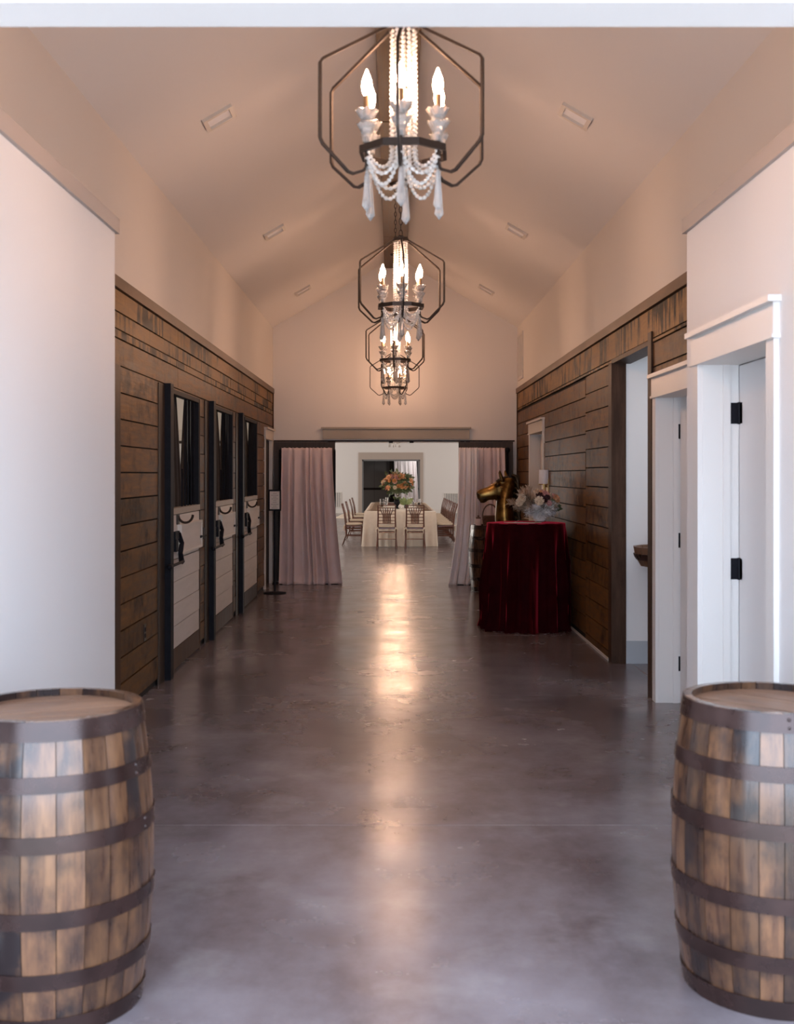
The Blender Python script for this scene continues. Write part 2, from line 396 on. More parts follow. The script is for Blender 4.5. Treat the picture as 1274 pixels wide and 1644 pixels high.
planks(wall_left, -1, [(7.24, 9.42, 0), (9.42, 12.5, 0.0), (12.5, YE, 0)], upper, LOPEN, 'plank')
box('corner_board', 'darkwood', wall_left, -HW-0.02, -HW+0.012, 7.24, 7.395, 0, 2.27)
box('cap_board', 'brownflat', wall_left, -HW-0.02, -HW+0.022, 5.87, YE, 2.752, 2.825)
box('end_board', 'darkwood', wall_left, -HW-0.02, -HW+0.015, YE-0.05, YE-0.001, 2.2, 2.752)
box('upper_wall', 'cream', wall_left, xo, -HW, 2.906, YE, 2.825, ZS+0.01)
box('drywall_back', 'white', wall_left, xo-0.015, xo, 2.906, 9.12, 0, 2.9)

# right wall
ROPEN = [(7.04, 7.98, 2.107), (8.24, 9.66, 2.50), (14.02, 15.28, 2.10)]
wr = MB()
wall_right = st(core(wr, HW+0.02, HW+0.02+T, 2.906, YE, 2.80, ROPEN).build('wall_right', 'gap'))
def rrows(top):
    out = []; z = top
    while z > 0.06: out.append((max(0.0, z-0.173), z, 'plank')); z -= 0.173
    return out
planks(wall_right, 1, [(5.87, 10.96, 0)], rrows(2.50), ROPEN, 'plank')
planks(wall_right, 1, [(10.96, 13.9, 0), (13.9, YE, 0)], rrows(2.475), ROPEN, 'plank')
planks(wall_right, 1, [(5.87, 10.2, 0), (10.2, 13.4, 0), (13.4, YE, 0)], [(2.50, 2.53, 'plankw'), (2.53, 2.75, 'plankw')], [], 'plankw')
box('cap_board', 'brownflat', wall_right, HW-0.022, HW+0.02, 5.87, YE, 2.752, 2.825)
box('upper_wall', 'cream', wall_right, HW, HW+0.02+T, 2.906, YE, 2.825, ZS+0.01)
box('end_board', 'darkwood', wall_right, HW-0.012, HW+0.02, YE-0.06, YE-0.001, 0, 2.752)
# dark jambs round the tall opening into the washroom passage
box('jamb', 'darkwood', wall_right, HW-0.012, 1.90, 9.62, 9.76, 0, 2.50)
box('jamb', 'darkwood', wall_right, HW-0.016, HW+0.15, 8.13, 8.24, 0, 2.58)
box('head_jamb', 'darkwood', wall_right, HW-0.006, HW+0.15, 8.24, 9.66, 2.495, 2.53)
# low pale skirting strip on the plank wall
bb = MB()
for a, b in ((9.78, 13.9), (15.4, YE)): bb.box(HW-0.014, HW-0.003, a, b, 0, 0.022)
st(bb.build('baseboard_right', 'trimcream'))

# protruding white entry walls with their ledge caps
WX = 1.45; WY = 5.87
wel = struct('wall_entry_left')
box('wall_face', 'white', wel, -HW-0.01, -WX, 2.906, WY, 0, 2.80)
box('ledge_cap', 'ledge', wel, -HW-0.0, -WX+0.018, 2.906, WY+0.03, 2.80, 2.875)
wer = struct('wall_entry_right')
DA, DB, DZ = 4.57, 5.59, 2.107
m = MB(); m.box(WX, HW+0.01, 2.906, DA-0.02, 0, 2.80); m.box(WX, HW+0.01, DB+0.02, WY, 0, 2.80); m.box(WX, HW+0.01, DA-0.02, DB+0.02, DZ+0.02, 2.80)
m.build('wall_face', 'white', wer)
box('ledge_cap', 'ledge', wer, WX-0.018, HW, 2.906, WY+0.03, 2.80, 2.875)
# closet room behind the entry door keeps daylight out
box('closet_back', 'white', wer, HW+0.15, HW+0.2, 2.95, 8.2, 0, 2.8)

# ------------------------------------------------------------------ doors
def hinge(parent, x, y, z, sgn):
    h = MB(); h.box(x-0.075*1, x-0.002, y-0.004, y+0.0015, z-0.051, z+0.051)
    h.tube([(x, y-0.007, z-0.053), (x, y-0.007, z+0.053)], 0.008, 8)
    h.box(x+0.002, x+0.006, y-0.05, y-0.008, z-0.051, z+0.051)
    return h.build('hinge', 'black', parent)
def cased_door(name, face, a, b, zt, mt, depth=0.18, leaf='white', cw=0.095, hinges=True, head_ext=0.03, sgn=1, caph=0.155):
    """cased door in a wall whose hall face lies at x = face (sgn: +1 right wall, -1 left wall)"""
    d = struct(name)
    def bx(nm, m_, x0, x1, *r):
        xa, xb = sorted((face+sgn*x0, face+sgn*x1)); return box(nm, m_, d, xa, xb, *r)
    bx('casing', mt, -0.02, 0.003, a-cw, a, 0, zt); bx('casing', mt, -0.02, 0.003, b, b+cw, 0, zt)
    bx('header', mt, -0.026, 0.003, a-cw-0.01, b+cw+0.01, zt+0.012, zt+caph-0.02)
    bx('header_bead', mt, -0.034, 0.003, a-cw-0.02, b+cw+0.02, zt-0.004, zt+0.012)
    bx('header_cap', mt, -0.052, 0.003, a-cw-head_ext, b+cw+head_ext, zt+caph-0.02, zt+caph+0.006)
    bx('jamb', mt, 0.003, depth, b-0.004, b+0.018, 0, zt); bx('jamb', mt, 0.003, depth, a-0.018, a+0.004, 0, zt)
    bx('head_jamb', mt, 0.003, depth, a-0.018, b+0.018, zt-0.004, zt+0.018)
    bx('door_stop', mt, 0.10, 0.135, b-0.016, b-0.004, 0, zt-0.004)
    if leaf:
        lf = bx('door_leaf', leaf, depth+0.002, depth+0.042, a+0.004, b-0.006, 0.012, zt-0.008)
        if hinges:
            for z in (1.87, 1.12, 0.27): hinge(d, face+sgn*depth, b-0.004, z, sgn)
            k = MB(); zk = 0.96; yk = a+0.07; xk = face+sgn*depth
            k.lathe([(0.026, 0), (0.026, 0.008), (0.01, 0.012), (0.01, 0.035), (0.024, 0.042), (0.028, 0.055), (0.02, 0.068), (0.0, 0.07)], 16)
            k.xf(Matrix.Translation((xk, yk, zk)) @ Matrix.Rotation(-sgn*pi/2, 4, 'Y')).build('door_knob', 'black', d, True)
    return d
cased_door('door_1', WX, DA, DB, DZ, 'trimwhite', depth=0.178)
cased_door('door_2', HW, 7.04, 7.98, 2.107, 'trimwhite', depth=0.178)
cased_door('door_3', HW, 14.02, 15.28, 2.10, 'trimcream', depth=0.12, leaf='trimcream', hinges=False)
d4 = cased_door('door_4', -HW, 15.86, 16.70, 2.06, 'trimcream', depth=0.03, leaf=None, sgn=-1, cw=0.07)
for k in range(6):
    y0 = 15.87+k*0.138
    box('door_board', 'doorwood', d4, -HW-0.06, -HW-0.034-0.006*(k % 2), y0, y0+0.132, 0.01, 2.05)

# ------------------------------------------------------------------ stall doors on the left
def stall(name, y0, y1, post_y, wedge):
    d = struct(name)
    X = -HW+0.015; xb = -HW-0.045            # face and back of the frame
    f = 0.035
    # black steel frame with bars round the open top half
    box('frame_stile', 'black', d, xb, X, y0+0.03, y0+0.03+f, 1.30, 2.215)
    box('frame_stile', 'black', d, xb, X, y1-f, y1, 1.30, 2.215)
    box('frame_rail', 'black', d, xb, X, y0+0.03, y1, 2.215, 2.25)
    nb = 8
    for k in range(nb):
        y = y0+0.065+(y1-y0-0.10)*(k+0.5)/nb
        if k not in (1, 2): MB().tube([(-HW-0.015, y, 1.30), (-HW-0.015, y, 2.22 if k > 3 else 1.62)], 0.008, 6).build('bar', 'black', d, True)
    # middle rail, white shiplap panel, dark kick board
    box('middle_rail', 'greige', d, xb, X+0.006, y0, y1+0.005, 1.255, 1.305)
    n = 6; zb, zt = 0.185, 1.25
    for k in range(n):
        a = zb+(zt-zb)*k/n; b = zb+(zt-zb)*(k+1)/n
        box('shiplap_board', 'shiplap', d, -HW-0.01, X-0.003+0.002*(k % 2), y0+0.004, y1-0.004, a+0.0025, b-0.0025)
    box('backing', 'gap', d, xb, -HW-0.009, y0+0.004, y1-0.004, 0.03, 1.25)
    box('kick_board', 'darkwood', d, xb, X, y0, y1+0.005, 0.02, 0.182)
    # frame strip at the far edge
    box('edge_strip', 'darkwood', d, xb, X+0.004, y1, y1+0.03, 0.0, 2.25)
    # hanger hook: a horseshoe above the plaque
    h = MB(); pts = []
    for k in range(12):
        g = pi*1.02+k/11*pi*0.98; pts.append((X+0.060+0.055*cos(g), y0+0.22+0.05*k/11, 1.245+0.062*sin(g)))
    h.box(X, X+0.008, y0+0.17, y0+0.27, 1.17, 1.25)
    h.tube(pts, 0.011, 6); h.build('horseshoe', 'iron', d, True)
    # framed plaque
    py0, py1, pz0, pz1 = y0+0.24, y1-0.06, 0.945, 1.15
    p = MB().box(X-0.002, X+0.026, py0, py1, pz0, pz1).build('plaque', 'shiplap', d)
    fr = 0.018
    for r in ((py0-fr, py1+fr, pz0-fr, pz0), (py0-fr, py1+fr, pz1, pz1+fr), (py0-fr, py0, pz0, pz1), (py1, py1+fr, pz0, pz1)):
        MB().box(X-0.002, X+0.036, *r).build('plaque_frame', 'trimcream', p)
    # slide bolts with strap
    b = MB(); b.box(X, X+0.03, y1-0.05, y1+0.13, 0.99, 1.09); b.tube([(X+0.03, y1-0.12, 1.02), (X+0.03, y1+0.16, 1.02)], 0.012, 8)
    b.build('latch', 'black', d)
    s_ = MB(); s_.box(X, X+0.022, y0+0.02, y0+0.20, 1.06, 1.12); s_.box(X+0.002, X+0.026, y0+0.03, y0+0.12, 0.96, 1.06)
    s_.tube([(X+0.02, y0+0.18, 1.10), (X+0.03, y0+0.24, 1.02), (X+0.028, y0+0.20, 0.94), (X+0.03, y0+0.24, 0.87), (X+0.028, y0+0.28, 0.855)], [0.016, 0.022, 0.02, 0.024, 0.012], 8)
    s_.build('strap', 'black', d)
    l2 = MB(); l2.tube([(X+0.055, post_y-0.10, 0.875), (X+0.055, y0+0.18, 0.875)], 0.012, 8); l2.ball((X+0.055, post_y-0.11, 0.875), 0.022)
    l2.build('slide_bolt', 'black', d, True)
    # black steel slide post in front of the door's near edge
    box('post', 'black', d, -HW-0.002, -HW+0.058, post_y, post_y+0.12, 0.0, 2.27)
    # dark strip standing in for the shadow beside the post
    box('post_board', 'doorwood', d, -HW, -HW+0.012, post_y-0.22, post_y-0.002, 0.0, 2.26)
    # drapes gathered behind the bars: a narrow one at the near side, a wide one at the far side
    def Yp(px): return F*1.86/(629-px)
    def dr(ya_t, yb_t, ya_b, yb_b, zm, seed):
        rr = random.Random(seed); ph = rr.random()*6
        def fn(u, v):
            z = 2.28-(2.28-1.0)*v; w = min(1, (2.28-z)/(2.28-zm))**0.85
            ya = ya_t+(ya_b-ya_t)*w; yb = yb_t+(yb_b-yb_t)*w
            return (-HW-0.112+0.014*sin(u*2*pi*6+ph+v)*(0.6+0.4*v), ya+(yb-ya)*u, z)
        o = MB().grid(fn, 60, 20).build('drape', 'drape', d, True, 80)
        md = o.modifiers.new('thickness', 'SOLIDIFY'); md.thickness = 0.004
    pl, pr, pm, ym = wedge; zm = CZ-(ym-761)*Yp(pm)/F
    dr(y0+0.05, Yp(pl), y0+0.05, Yp(pm)+0.01, zm, 1); dr(Yp(pr), y1+0.5, Yp(pm)-0.01, y1+0.5, zm, 2)
    MB().tube([(-HW-0.112, y0, 2.27), (-HW-0.112, y1+0.5, 2.27)], 0.012, 8).build('drape_rod', 'black', d, True)
    return d
stall('door_5', 9.12, 10.40, 8.83, (280, 296, 287.5, 782)); stall('door_6', 11.34, 12.58, 10.97, (346.5, 356, 352, 745)); stall('door_7', 13.58, 14.84, 13.10, (393.5, 399.5, 397, 738))

# electrical outlet on the left planks
t = thing('wall_outlet', 'dark electrical outlet low on the left plank wall beside the stall door', 'outlet', (-HW+0.002, 8.15, 0.46))
box('outlet_plate', 'iron', t, 0, 0.006, -0.035, 0.035, -0.06, 0.06)
for z in (-0.022, 0.022): box('socket', 'black', t, 0.004, 0.009, -0.016, 0.016, z-0.014, z+0.014)

# ------------------------------------------------------------------ room behind the stalls
ws = struct('wall_stall_room')
box('side_wall', 'white', ws, -6.1, -6.0, 2.95, YE, 0, 3.0)
box('room_ceiling', 'white', ws, -6.1, xo, 2.95, YE+0.1, 3.0, 3.08)
ew = MB(); ew.box(-6.1, -4.75, YE-0.1, YE, 0, 3.0); ew.box(-4.75, -2.05, YE-0.1, YE, 2.06, 3.0); ew.box(-2.05, xo, YE-0.1, YE, 0, 3.0)
ew.build('end_wall', 'cream', ws)
box('opening_header', 'trimcream', ws, -4.9, xo-0.02, YE-0.13, YE-0.1, 2.06, 2.22)
box('opening_track', 'iron', ws, -4.9, xo-0.02, YE-0.14, YE-0.1, 2.02, 2.06)
box('door_panel', 'white', ws, -4.75, -2.05, YE-0.06, YE-0.02, 0.01, 2.04)

# washroom passage on the right
for nm, r in (('wall_passage_far', (1.90, 4.6, 9.64, 9.78, 0, 2.9)), ('wall_passage_side', (4.6, 4.7, 8.2, 9.78, 0, 2.9)),
              ('wall_passage_near', (HW+0.16, 4.7, 8.1, 8.2, 0, 2.9)), ('ceiling_passage', (HW+0.14, 4.7, 8.2, 9.78, 2.9, 2.98))):
    st(MB().box(*r).build(nm, 'white'))
st(MB().box(1.90, 4.6, 9.622, 9.64, 0, 0.187).build('baseboard_passage', 'base'))
# wooden half barrel basin on the passage wall
t = thing('barrel_basin', 'small wooden half-barrel basin seen through the tall dark-framed opening', 'basin', (2.24, 9.28, 0.84))
bpv = MB(); nst = 16
for k in range(nst):
    g0 = 2*pi*k/nst+0.015; g1 = 2*pi*(k+1)/nst-0.015
    vs = []
    for z, r in ((0, 0.29), (0.08, 0.335), (0.155, 0.35)):
        for g, rr in ((g0, r), (g1, r), (g1, r-0.025), (g0, r-0.025)): vs.append((rr*cos(g), rr*sin(g), z))
    fs = []
    for i in range(2):
        for j in range(4): fs.append((i*4+j, i*4+(j+1) % 4, i*4+4+(j+1) % 4, i*4+4+j))
    fs += [(3, 2, 1, 0), (8, 9, 10, 11)]
    MB().add(vs, fs).build('stave', 'barrelhead', t)
MB().lathe([(0.28, 0.005), (0.325, 0.13), (0.0, 0.135)], 24).build('bowl', 'barrelhead', t, True)
MB().lathe([(0.322, 0.05), (0.338, 0.075), (0.345, 0.1), (0.33, 0.1)], 32).build('hoop', 'hoop', t, True)
MB().box(-0.1, 0.1, 0.25, 0.357, -0.16, 0.0).build('wall_bracket', 'iron', t)
f = MB(); f.tube([(0.02, 0.34, 0.14), (0.02, 0.34, 0.30), (0.0, 0.28, 0.34), (-0.03, 0.2, 0.31)], 0.012, 8); f.build('faucet', 'brass', t, True)

# ------------------------------------------------------------------ end wall
OX0, OX1, OZ = -0.98, 1.02, 2.05
e = MB(); e.box(-HW-0.14, OX0, YE, YE+0.15, 0, 2.8); e.box(OX1, HW+0.14, YE, YE+0.15, 0, 2.8); e.box(OX0, OX1, YE, YE+0.15, OZ, 2.8)
vs = [(-HW-0.14, YE, 2.8), (HW+0.14, YE, 2.8), (HW+0.14, YE, ZS), (0, YE, ZA+0.1), (-HW-0.14, YE, ZS)]
vs += [(a, b+0.15, c) for a, b, c in vs]
e.add(vs, [(0,1,2,3,4),(9,8,7,6,5),(0,5,6,1),(1,6,7,2),(2,7,8,3),(3,8,9,4),(4,9,5,0)])
st(e.build('wall_end', 'cream'))
tr = struct('trim_2')
box('header', 'greige', tr, -1.055, 1.085, YE-0.05, YE, 2.085, 2.235); box('header_cap', 'greige', tr, -1.08, 1.11, YE-0.075, YE, 2.235, 2.262)
box('head_casing', 'trimwhite', tr, OX0, OX1, YE-0.012, YE+0.14, OZ-0.012, OZ+0.03)
# sliding barn doors, slid open behind the curtains, on a steel track
def barn_door(name, x0, x1):
    d = struct(name)
    n = 5
    for k in range(n):
        a = x0+(x1-x0)*k/n; b = x0+(x1-x0)*(k+1)/n
        box('door_board', 'doorwood', d, a+0.002, b-0.002, YE-0.10, YE-0.065, 0.02, 2.02)
    box('top_rail', 'doorwood', d, x0, x1, YE-0.115, YE-0.10, 1.93, 2.045); box('bottom_rail', 'doorwood', d, x0, x1, YE-0.115, YE-0.10, 0.02, 0.15)
    box('stile', 'doorwood', d, x0, x0+0.06, YE-0.115, YE-0.10, 0.15, 1.93); box('stile', 'doorwood', d, x1-0.06, x1, YE-0.115, YE-0.10, 0.15, 1.93)
    return d
barn_door('door_8', -1.765, -0.872); barn_door('door_9', 0.923, 1.715)
tk = struct('trim_3')
box('track_rail', 'black', tk, -1.77, 1.74, YE-0.095, YE-0.08, 2.048, 2.068)
for x in (-0.95, -0.90, 0.98, 1.06, -0.06, 0.24):
    box('hanger', 'black', tk, x-0.03, x+0.03, YE-0.10, YE-0.06, 2.03, 2.062)

# air return grille high on the right wall near the end
t = thing('air_grille', 'cream louvred air return grille high on the right wall near the end', 'vent', (HW, 16.45, 3.25))
for r in ((-0.3, 0.3, -0.33, -0.29), (-0.3, 0.3, 0.29, 0.33), (-0.3, -0.26, -0.29, 0.29), (0.26, 0.3, -0.29, 0.29)): box('grille_frame', 'trimcream', t, -0.02, 0.0, *r)
for k in range(14):
    y = -0.25+0.5*(k+0.5)/14; box('louvre', 'trimcream', t, -0.014, 0.0, y-0.009, y+0.009, -0.29, 0.29)

# ------------------------------------------------------------------ curtains on black stands
def curtain(name, label, m_, xt0, xt1, xb0, xb1, y, zt, zb, folds, amp, seed, sweep=1.0, puddle=0.05, stand_x=None):
    t = thing(name, label, 'curtain', ((xt0+xt1)/2, y, 0))
    cx = (xt0+xt1)/2; rr = random.Random(seed); ph = [rr.uniform(0, 6.28) for _ in range(6)]
    def warp(u): return u+0.035*sin(2*pi*u*1.5+ph[0])+0.02*sin(2*pi*u*3.3+ph[1])
    def fn(u, v):
        w = v**sweep
        a = xt0+(xb0-xt0)*w; b = xt1+(xb1-xt1)*w
        uu = min(1, max(0, warp(u))) if 0 < u < 1 else u
        A = amp*(0.35+0.65*min(1, v*2.2))
        yy = A*sin(2*pi*folds*u+ph[2]+0.5*v*sin(ph[3]+u*9))+A*0.28*sin(2*pi*folds*1.7*u+ph[4]+1.2*v)
        z = zt+(zb-zt)*v
        if v > 0.95:
            q = (v-0.95)/0.05; yy -= puddle*q*(0.6+0.4*sin(2*pi*folds*0.5*u+ph[5])); z = max(zb, z)
        if v < 0.02: z += 0.004*sin(u*folds*2*pi*2)
        if v < 0.07: yy *= 0.5
        return (a+(b-a)*uu-cx+0.3*A*sin(u*23+ph[1])*v, yy, z)
    o = MB().grid(fn, 150, 46).build('cloth', m_, t, True, 85)
    md = o.modifiers.new('thickness', 'SOLIDIFY'); md.thickness = 0.003
    MB().tube([(xt0-cx+0.005, amp+0.01, zt-0.05), (xt1-cx-0.005, amp+0.01, zt-0.05)], 0.012, 8).build('rod', 'black', t, True)
    for s in (xt0-cx-0.03, xt1-cx+0.03) if stand_x is None else [stand_x-cx]:
        p = MB(); yq = amp+0.045; p.tube([(s, yq, 0.01), (s, yq, zt-0.04)], 0.016, 8); p.ball((s, yq, zt-0.03), 0.04 if stand_x and s > 0.2 else 0.015)
        p.box(s-0.1 if s < 0 else s-0.14, s+0.14 if s < 0 else s+0.1, -0.05, 0.16, 0, 0.01); p.build('upright', 'black', t, True)
    return t
def X(px, y): return (px-629)*y/F+CX
def Z(py, y): return CZ-(py-761)*y/F
yc = 16.55
curtain('blush_curtain', 'dusty pink pleated floor curtain left of the reception doorway', 'blush', X(452, yc), X(533, yc), X(449, yc), X(549, yc), yc, Z(719, yc), 0.003, 7, 0.042, 5, 1.5, 0.07)
curtain('blush_curtain', 'pale pink curtain swept left at its hem, right of the reception doorway', 'blushpale', X(736, yc-0.1), X(768, yc-0.1), X(718, yc-0.1), X(762, yc-0.1), yc-0.1, Z(719, yc), 0.003, 5, 0.03, 9, 2.6, 0.06, stand_x=X(740, yc))
curtain('blush_curtain', 'pink curtain hanging straight behind the bronze horse head', 'blush', X(766, yc), X(810, yc), X(762, yc), X(814, yc), yc, Z(719, yc), 0.003, 5, 0.03, 12, 1.0, 0.03, stand_x=X(815, yc))

# ------------------------------------------------------------------ reception room
RY = 46.5
wfar = struct('wall_reception_far')
fo0, fo1, foz = X(583, RY), X(672, RY), 2.15
m = MB(); m.box(-7, fo0-0.02, RY, RY+0.15, 0, 4.3); m.box(fo1+0.02, 7, RY, RY+0.15, 0, 4.3); m.box(fo0-0.02, fo1+0.02, RY, RY+0.15, foz+0.02, 4.3)
m.build('wall_face', 'white', wfar)
box('casing', 'ledge', wfar, X(575, RY), fo0-0.05, RY-0.03, RY, 0, 2.16); box('casing', 'ledge', wfar, fo1+0.05, X(679, RY), RY-0.03, RY, 0, 2.16)
box('header', 'ledge', wfar, X(575, RY), X(679, RY), RY-0.035, RY, 2.16, 2.44)
box('jamb', 'bluegrey', wfar, fo0-0.06, fo0, RY-0.02, RY+0.15, 0, 2.15); box('jamb', 'bluegrey', wfar, fo1, fo1+0.06, RY-0.02, RY+0.15, 0, 2.15)
box('head_jamb', 'bluegrey', wfar, fo0-0.06, fo1+0.06, RY-0.02, RY+0.15, 2.10, 2.16)
st(MB().box(-7, X(575, RY), RY-0.02, RY, 0, 0.16).box(X(679, RY), 7, RY-0.02, RY, 0, 0.16).build('baseboard_reception', 'trimwhite'))
def side_wall(name, x0, x1, face):
    w_ = MB(); y = 17.1
    for yw in (22.0, 29.0, 36.0, 43.0):
        w_.box(x0, x1, y, yw-1.1, 0, 4.3); w_.box(x0, x1, yw-1.1, yw+1.1, 0, 1.0); w_.box(x0, x1, yw-1.1, yw+1.1, 2.8, 4.3); y = yw+1.1
    w_.box(x0, x1, y, RY+0.15, 0, 4.3)
    return st(w_.build(name, 'white'))
side_wall('wall_reception_left', -7.1, -6.9, -6.9); side_wall('wall_reception_right', 6.9, 7.1, 6.9)
n = 0
for yw in (22.0, 29.0, 36.0, 43.0):
    for sx in (-1, 1):
        n += 1; wn = struct('window_%d' % n)
        x = sx*6.88
        box('blind', 'shade', wn, min(sx*6.95, sx*7.0), max(sx*6.95, sx*7.0), yw-1.1, yw+1.1, 1.0, 2.8)  # unseen panel added to shut the sky out of the window hole
        for r in ((yw-1.2, yw+1.2, 0.9, 1.0), (yw-1.2, yw+1.2, 2.8, 2.9), (yw-1.2, yw-1.1, 1.0, 2.8), (yw+1.1, yw+1.2, 1.0, 2.8)):
            box('window_casing', 'trimwhite', wn, min(x, x+sx*0.03), max(x, x+sx*0.03), *r)
box('ceiling_reception', 'white', None, -7.1, 7.1, 17.1, RY+0.15, 4.3, 4.4)['kind'] = 'structure'
nearw = MB(); nearw.box(-7.1, -HW-0.14, YE+0.02, 17.1, 0, 4.3); nearw.box(HW+0.14, 7.1, YE+0.02, 17.1, 0, 4.3)
st(nearw.build('wall_reception_near', 'white'))
# dim lobby behind the far doorway
lb = struct('wall_lobby')
for k in range(6):
    a = -2.4+k*0.8; box('wall_panel', 'slate', lb, a+0.004, a+0.796, 49.3, 49.36, 0, 2.7)
box('back_panel', 'gap', lb, -2.5, 2.5, 49.365, 49.42, 0, 2.75)
box('chair_rail', 'gap', lb, -2.4, 2.4, 49.26, 49.3, 0.90, 0.99)
box('post', 'gap', lb, X(625, 49.2), X(632, 49.2), 49.15, 49.3, 0, 2.7)
box('side', 'slate', lb, -2.5, -2.4, RY+0.15, 49.4, 0, 2.7); box('side', 'slate', lb, 2.4, 2.5, RY+0.15, 49.4, 0, 2.7); box('lobby_ceiling', 'slate', lb, -2.5, 2.5, RY+0.15, 49.4, 2.7, 2.75)
curtain('blush_curtain', 'pale curtain inside the dim doorway beyond the banquet table', 'blushpale', X(632, 48.6), X(668, 48.6), X(634, 48.6), X(672, 48.6), 48.6, 2.12, 0.003, 6, 0.05, 21, 1.0, 0.05)

def floor_grille(x0, x1, z0, z1, label):
    t = thing('air_grille', label, 'vent', ((x0+x1)/2, RY, 0)); c = (x0+x1)/2
    for r in ((x0-c, x1-c, z0, z0+0.03), (x0-c, x1-c, z1-0.03, z1), (x0-c, x0-c+0.03, z0+0.03, z1-0.03), (x1-c-0.03, x1-c, z0+0.03, z1-0.03)):
        box('grille_frame', 'trimwhite', t, r[0], r[1], -0.03, 0, r[2], r[3])
    nl = max(4, int((x1-x0)/0.07))
    for k in range(nl):
        a = x0-c+0.03+(x1-x0-0.06)*(k+0.5)/nl; box('louvre', 'trimwhite', t, a-0.018, a+0.018, -0.02, -0.006, z0+0.03, z1-0.03)
    box('duct_back', 'bluegrey', t, x0-c+0.03, x1-c-0.03, -0.005, 0, z0+0.03, z1-0.03)
floor_grille(X(712, RY), X(737, RY), 0.18, 0.82, 'white slatted air grille on the far reception wall, behind the right chairs')
floor_grille(X(532, RY), X(548, RY), 0.22, 0.86, 'white slatted air grille on the far reception wall, left of the doorway')
# white cloth left on the floor
def heap(u, v):
    g = 2*pi*u; r = 0.62*v*(1+0.18*sin(3*g+1)+0.1*sin(7*g)); h = 0.13*(1-v)**0.8*(1+0.35*sin(5*g+4*v))+0.05*(1-v)*sin(9*g)
    return (r*cos(g), 0.8*r*sin(g), max(0.004, h+0.004))
o = MB().grid(heap, 48, 12, True).build('white_cloth_heap', 'linen', None, True, 80)
tag(o, 'crumpled white cloth lying on the reception floor left of the chairs', 'cloth', loc=(X(560, 41.5), 41.5, 0))

# ------------------------------------------------------------------ banquet table
TX0, TX1, TY0, TY1, TZ = X(585, 25.2), X(699, 25.2), 25.1, 33.2, 0.76
tcx, tcy = (TX0+TX1)/2, (TY0+TY1)/2; thx, thy = (TX1-TX0)/2, (TY1-TY0)/2
t = thing('banquet_table', 'long banquet table hidden under the ivory cloth', 'table', (tcx, tcy, 0))
box('tabletop', 'charger', t, -thx+0.02, thx-0.02, -thy+0.02, thy-0.02, TZ-0.03, TZ-0.006)
for sx in (-1, 1):
    for sy in (-1, 1): MB().tube([(sx*(thx-0.2), sy*(thy-0.3), 0), (sx*(thx-0.2), sy*(thy-0.3), TZ-0.03)], 0.02, 8).build('leg', 'iron', t, True)
def cloth_rect(hx, hy, zt, drop, flare, folds, amp):
    m = MB(); P = []; per = 4*(hx+hy); N = 860
    for i in range(N):
        s = per*i/N
        if s < 2*hx: p = (-hx+s, -hy); nrm = (0, -1)
        elif s < 2*hx+2*hy: p = (hx, -hy+(s-2*hx)); nrm = (1, 0)
        elif s < 4*hx+2*hy: p = (hx-(s-2*hx-2*hy), hy); nrm = (0, 1)
        else: p = (-hx, hy-(s-4*hx-2*hy)); nrm = (-1, 0)
        # soften corners and let them flare
        cd_ = min(abs(abs(p[0])-hx)+abs(abs(p[1])-hy), 9)
        k = math.exp(-(cd_/0.22)**2)
        if k > 0.01:
            q = Vector((math.copysign(1, p[0]), math.copysign(1, p[1]))).normalized(); nv = (Vector(nrm)*(1-k)+q*k).normalized(); nrm = (nv.x, nv.y)
        P.append((p, nrm, k, s))
    rows = [(0.0, 0), (0.012, 0.02), (0.15, 0.2), (0.4, 0.45), (0.75, 0.75), (1.0, 1.0)]
    vs = []
    for i in range(N): vs.append((*P[i][0], zt))
    for (dv, dd) in rows[1:]:
        for i in range(N):
            (p, nr, k, s) = P[i]
            sd_ = 0.18 if abs(nr[0]) > 0.9 else 1.0
            o_ = 0.006+sd_*(dd*(flare+flare*0.6*k)+amp*dd*(0.5+0.5*sin(s*folds))**2*(0.55+0.45*sin(s*folds*0.37+1)))
            vs.append((p[0]+nr[0]*o_, p[1]+nr[1]*o_, zt-drop*dv))
    fs = []
    for j in range(len(rows)-1):
        for i in range(N): a = j*N+i; b = j*N+(i+1) % N; fs.append((a, b, b+N, a+N))
    fs = [f[::-1] for f in fs]
    fs.append(tuple(range(N)))
    return m.add(vs, fs)
o = cloth_rect(thx, thy, TZ, TZ-0.004, 0.02, 40.0, 0.065).build('ivory_tablecloth', 'linen', None, True, 60)
tag(o, 'ivory floor-length cloth draped over the long banquet table', 'tablecloth', loc=(tcx, tcy, 0))

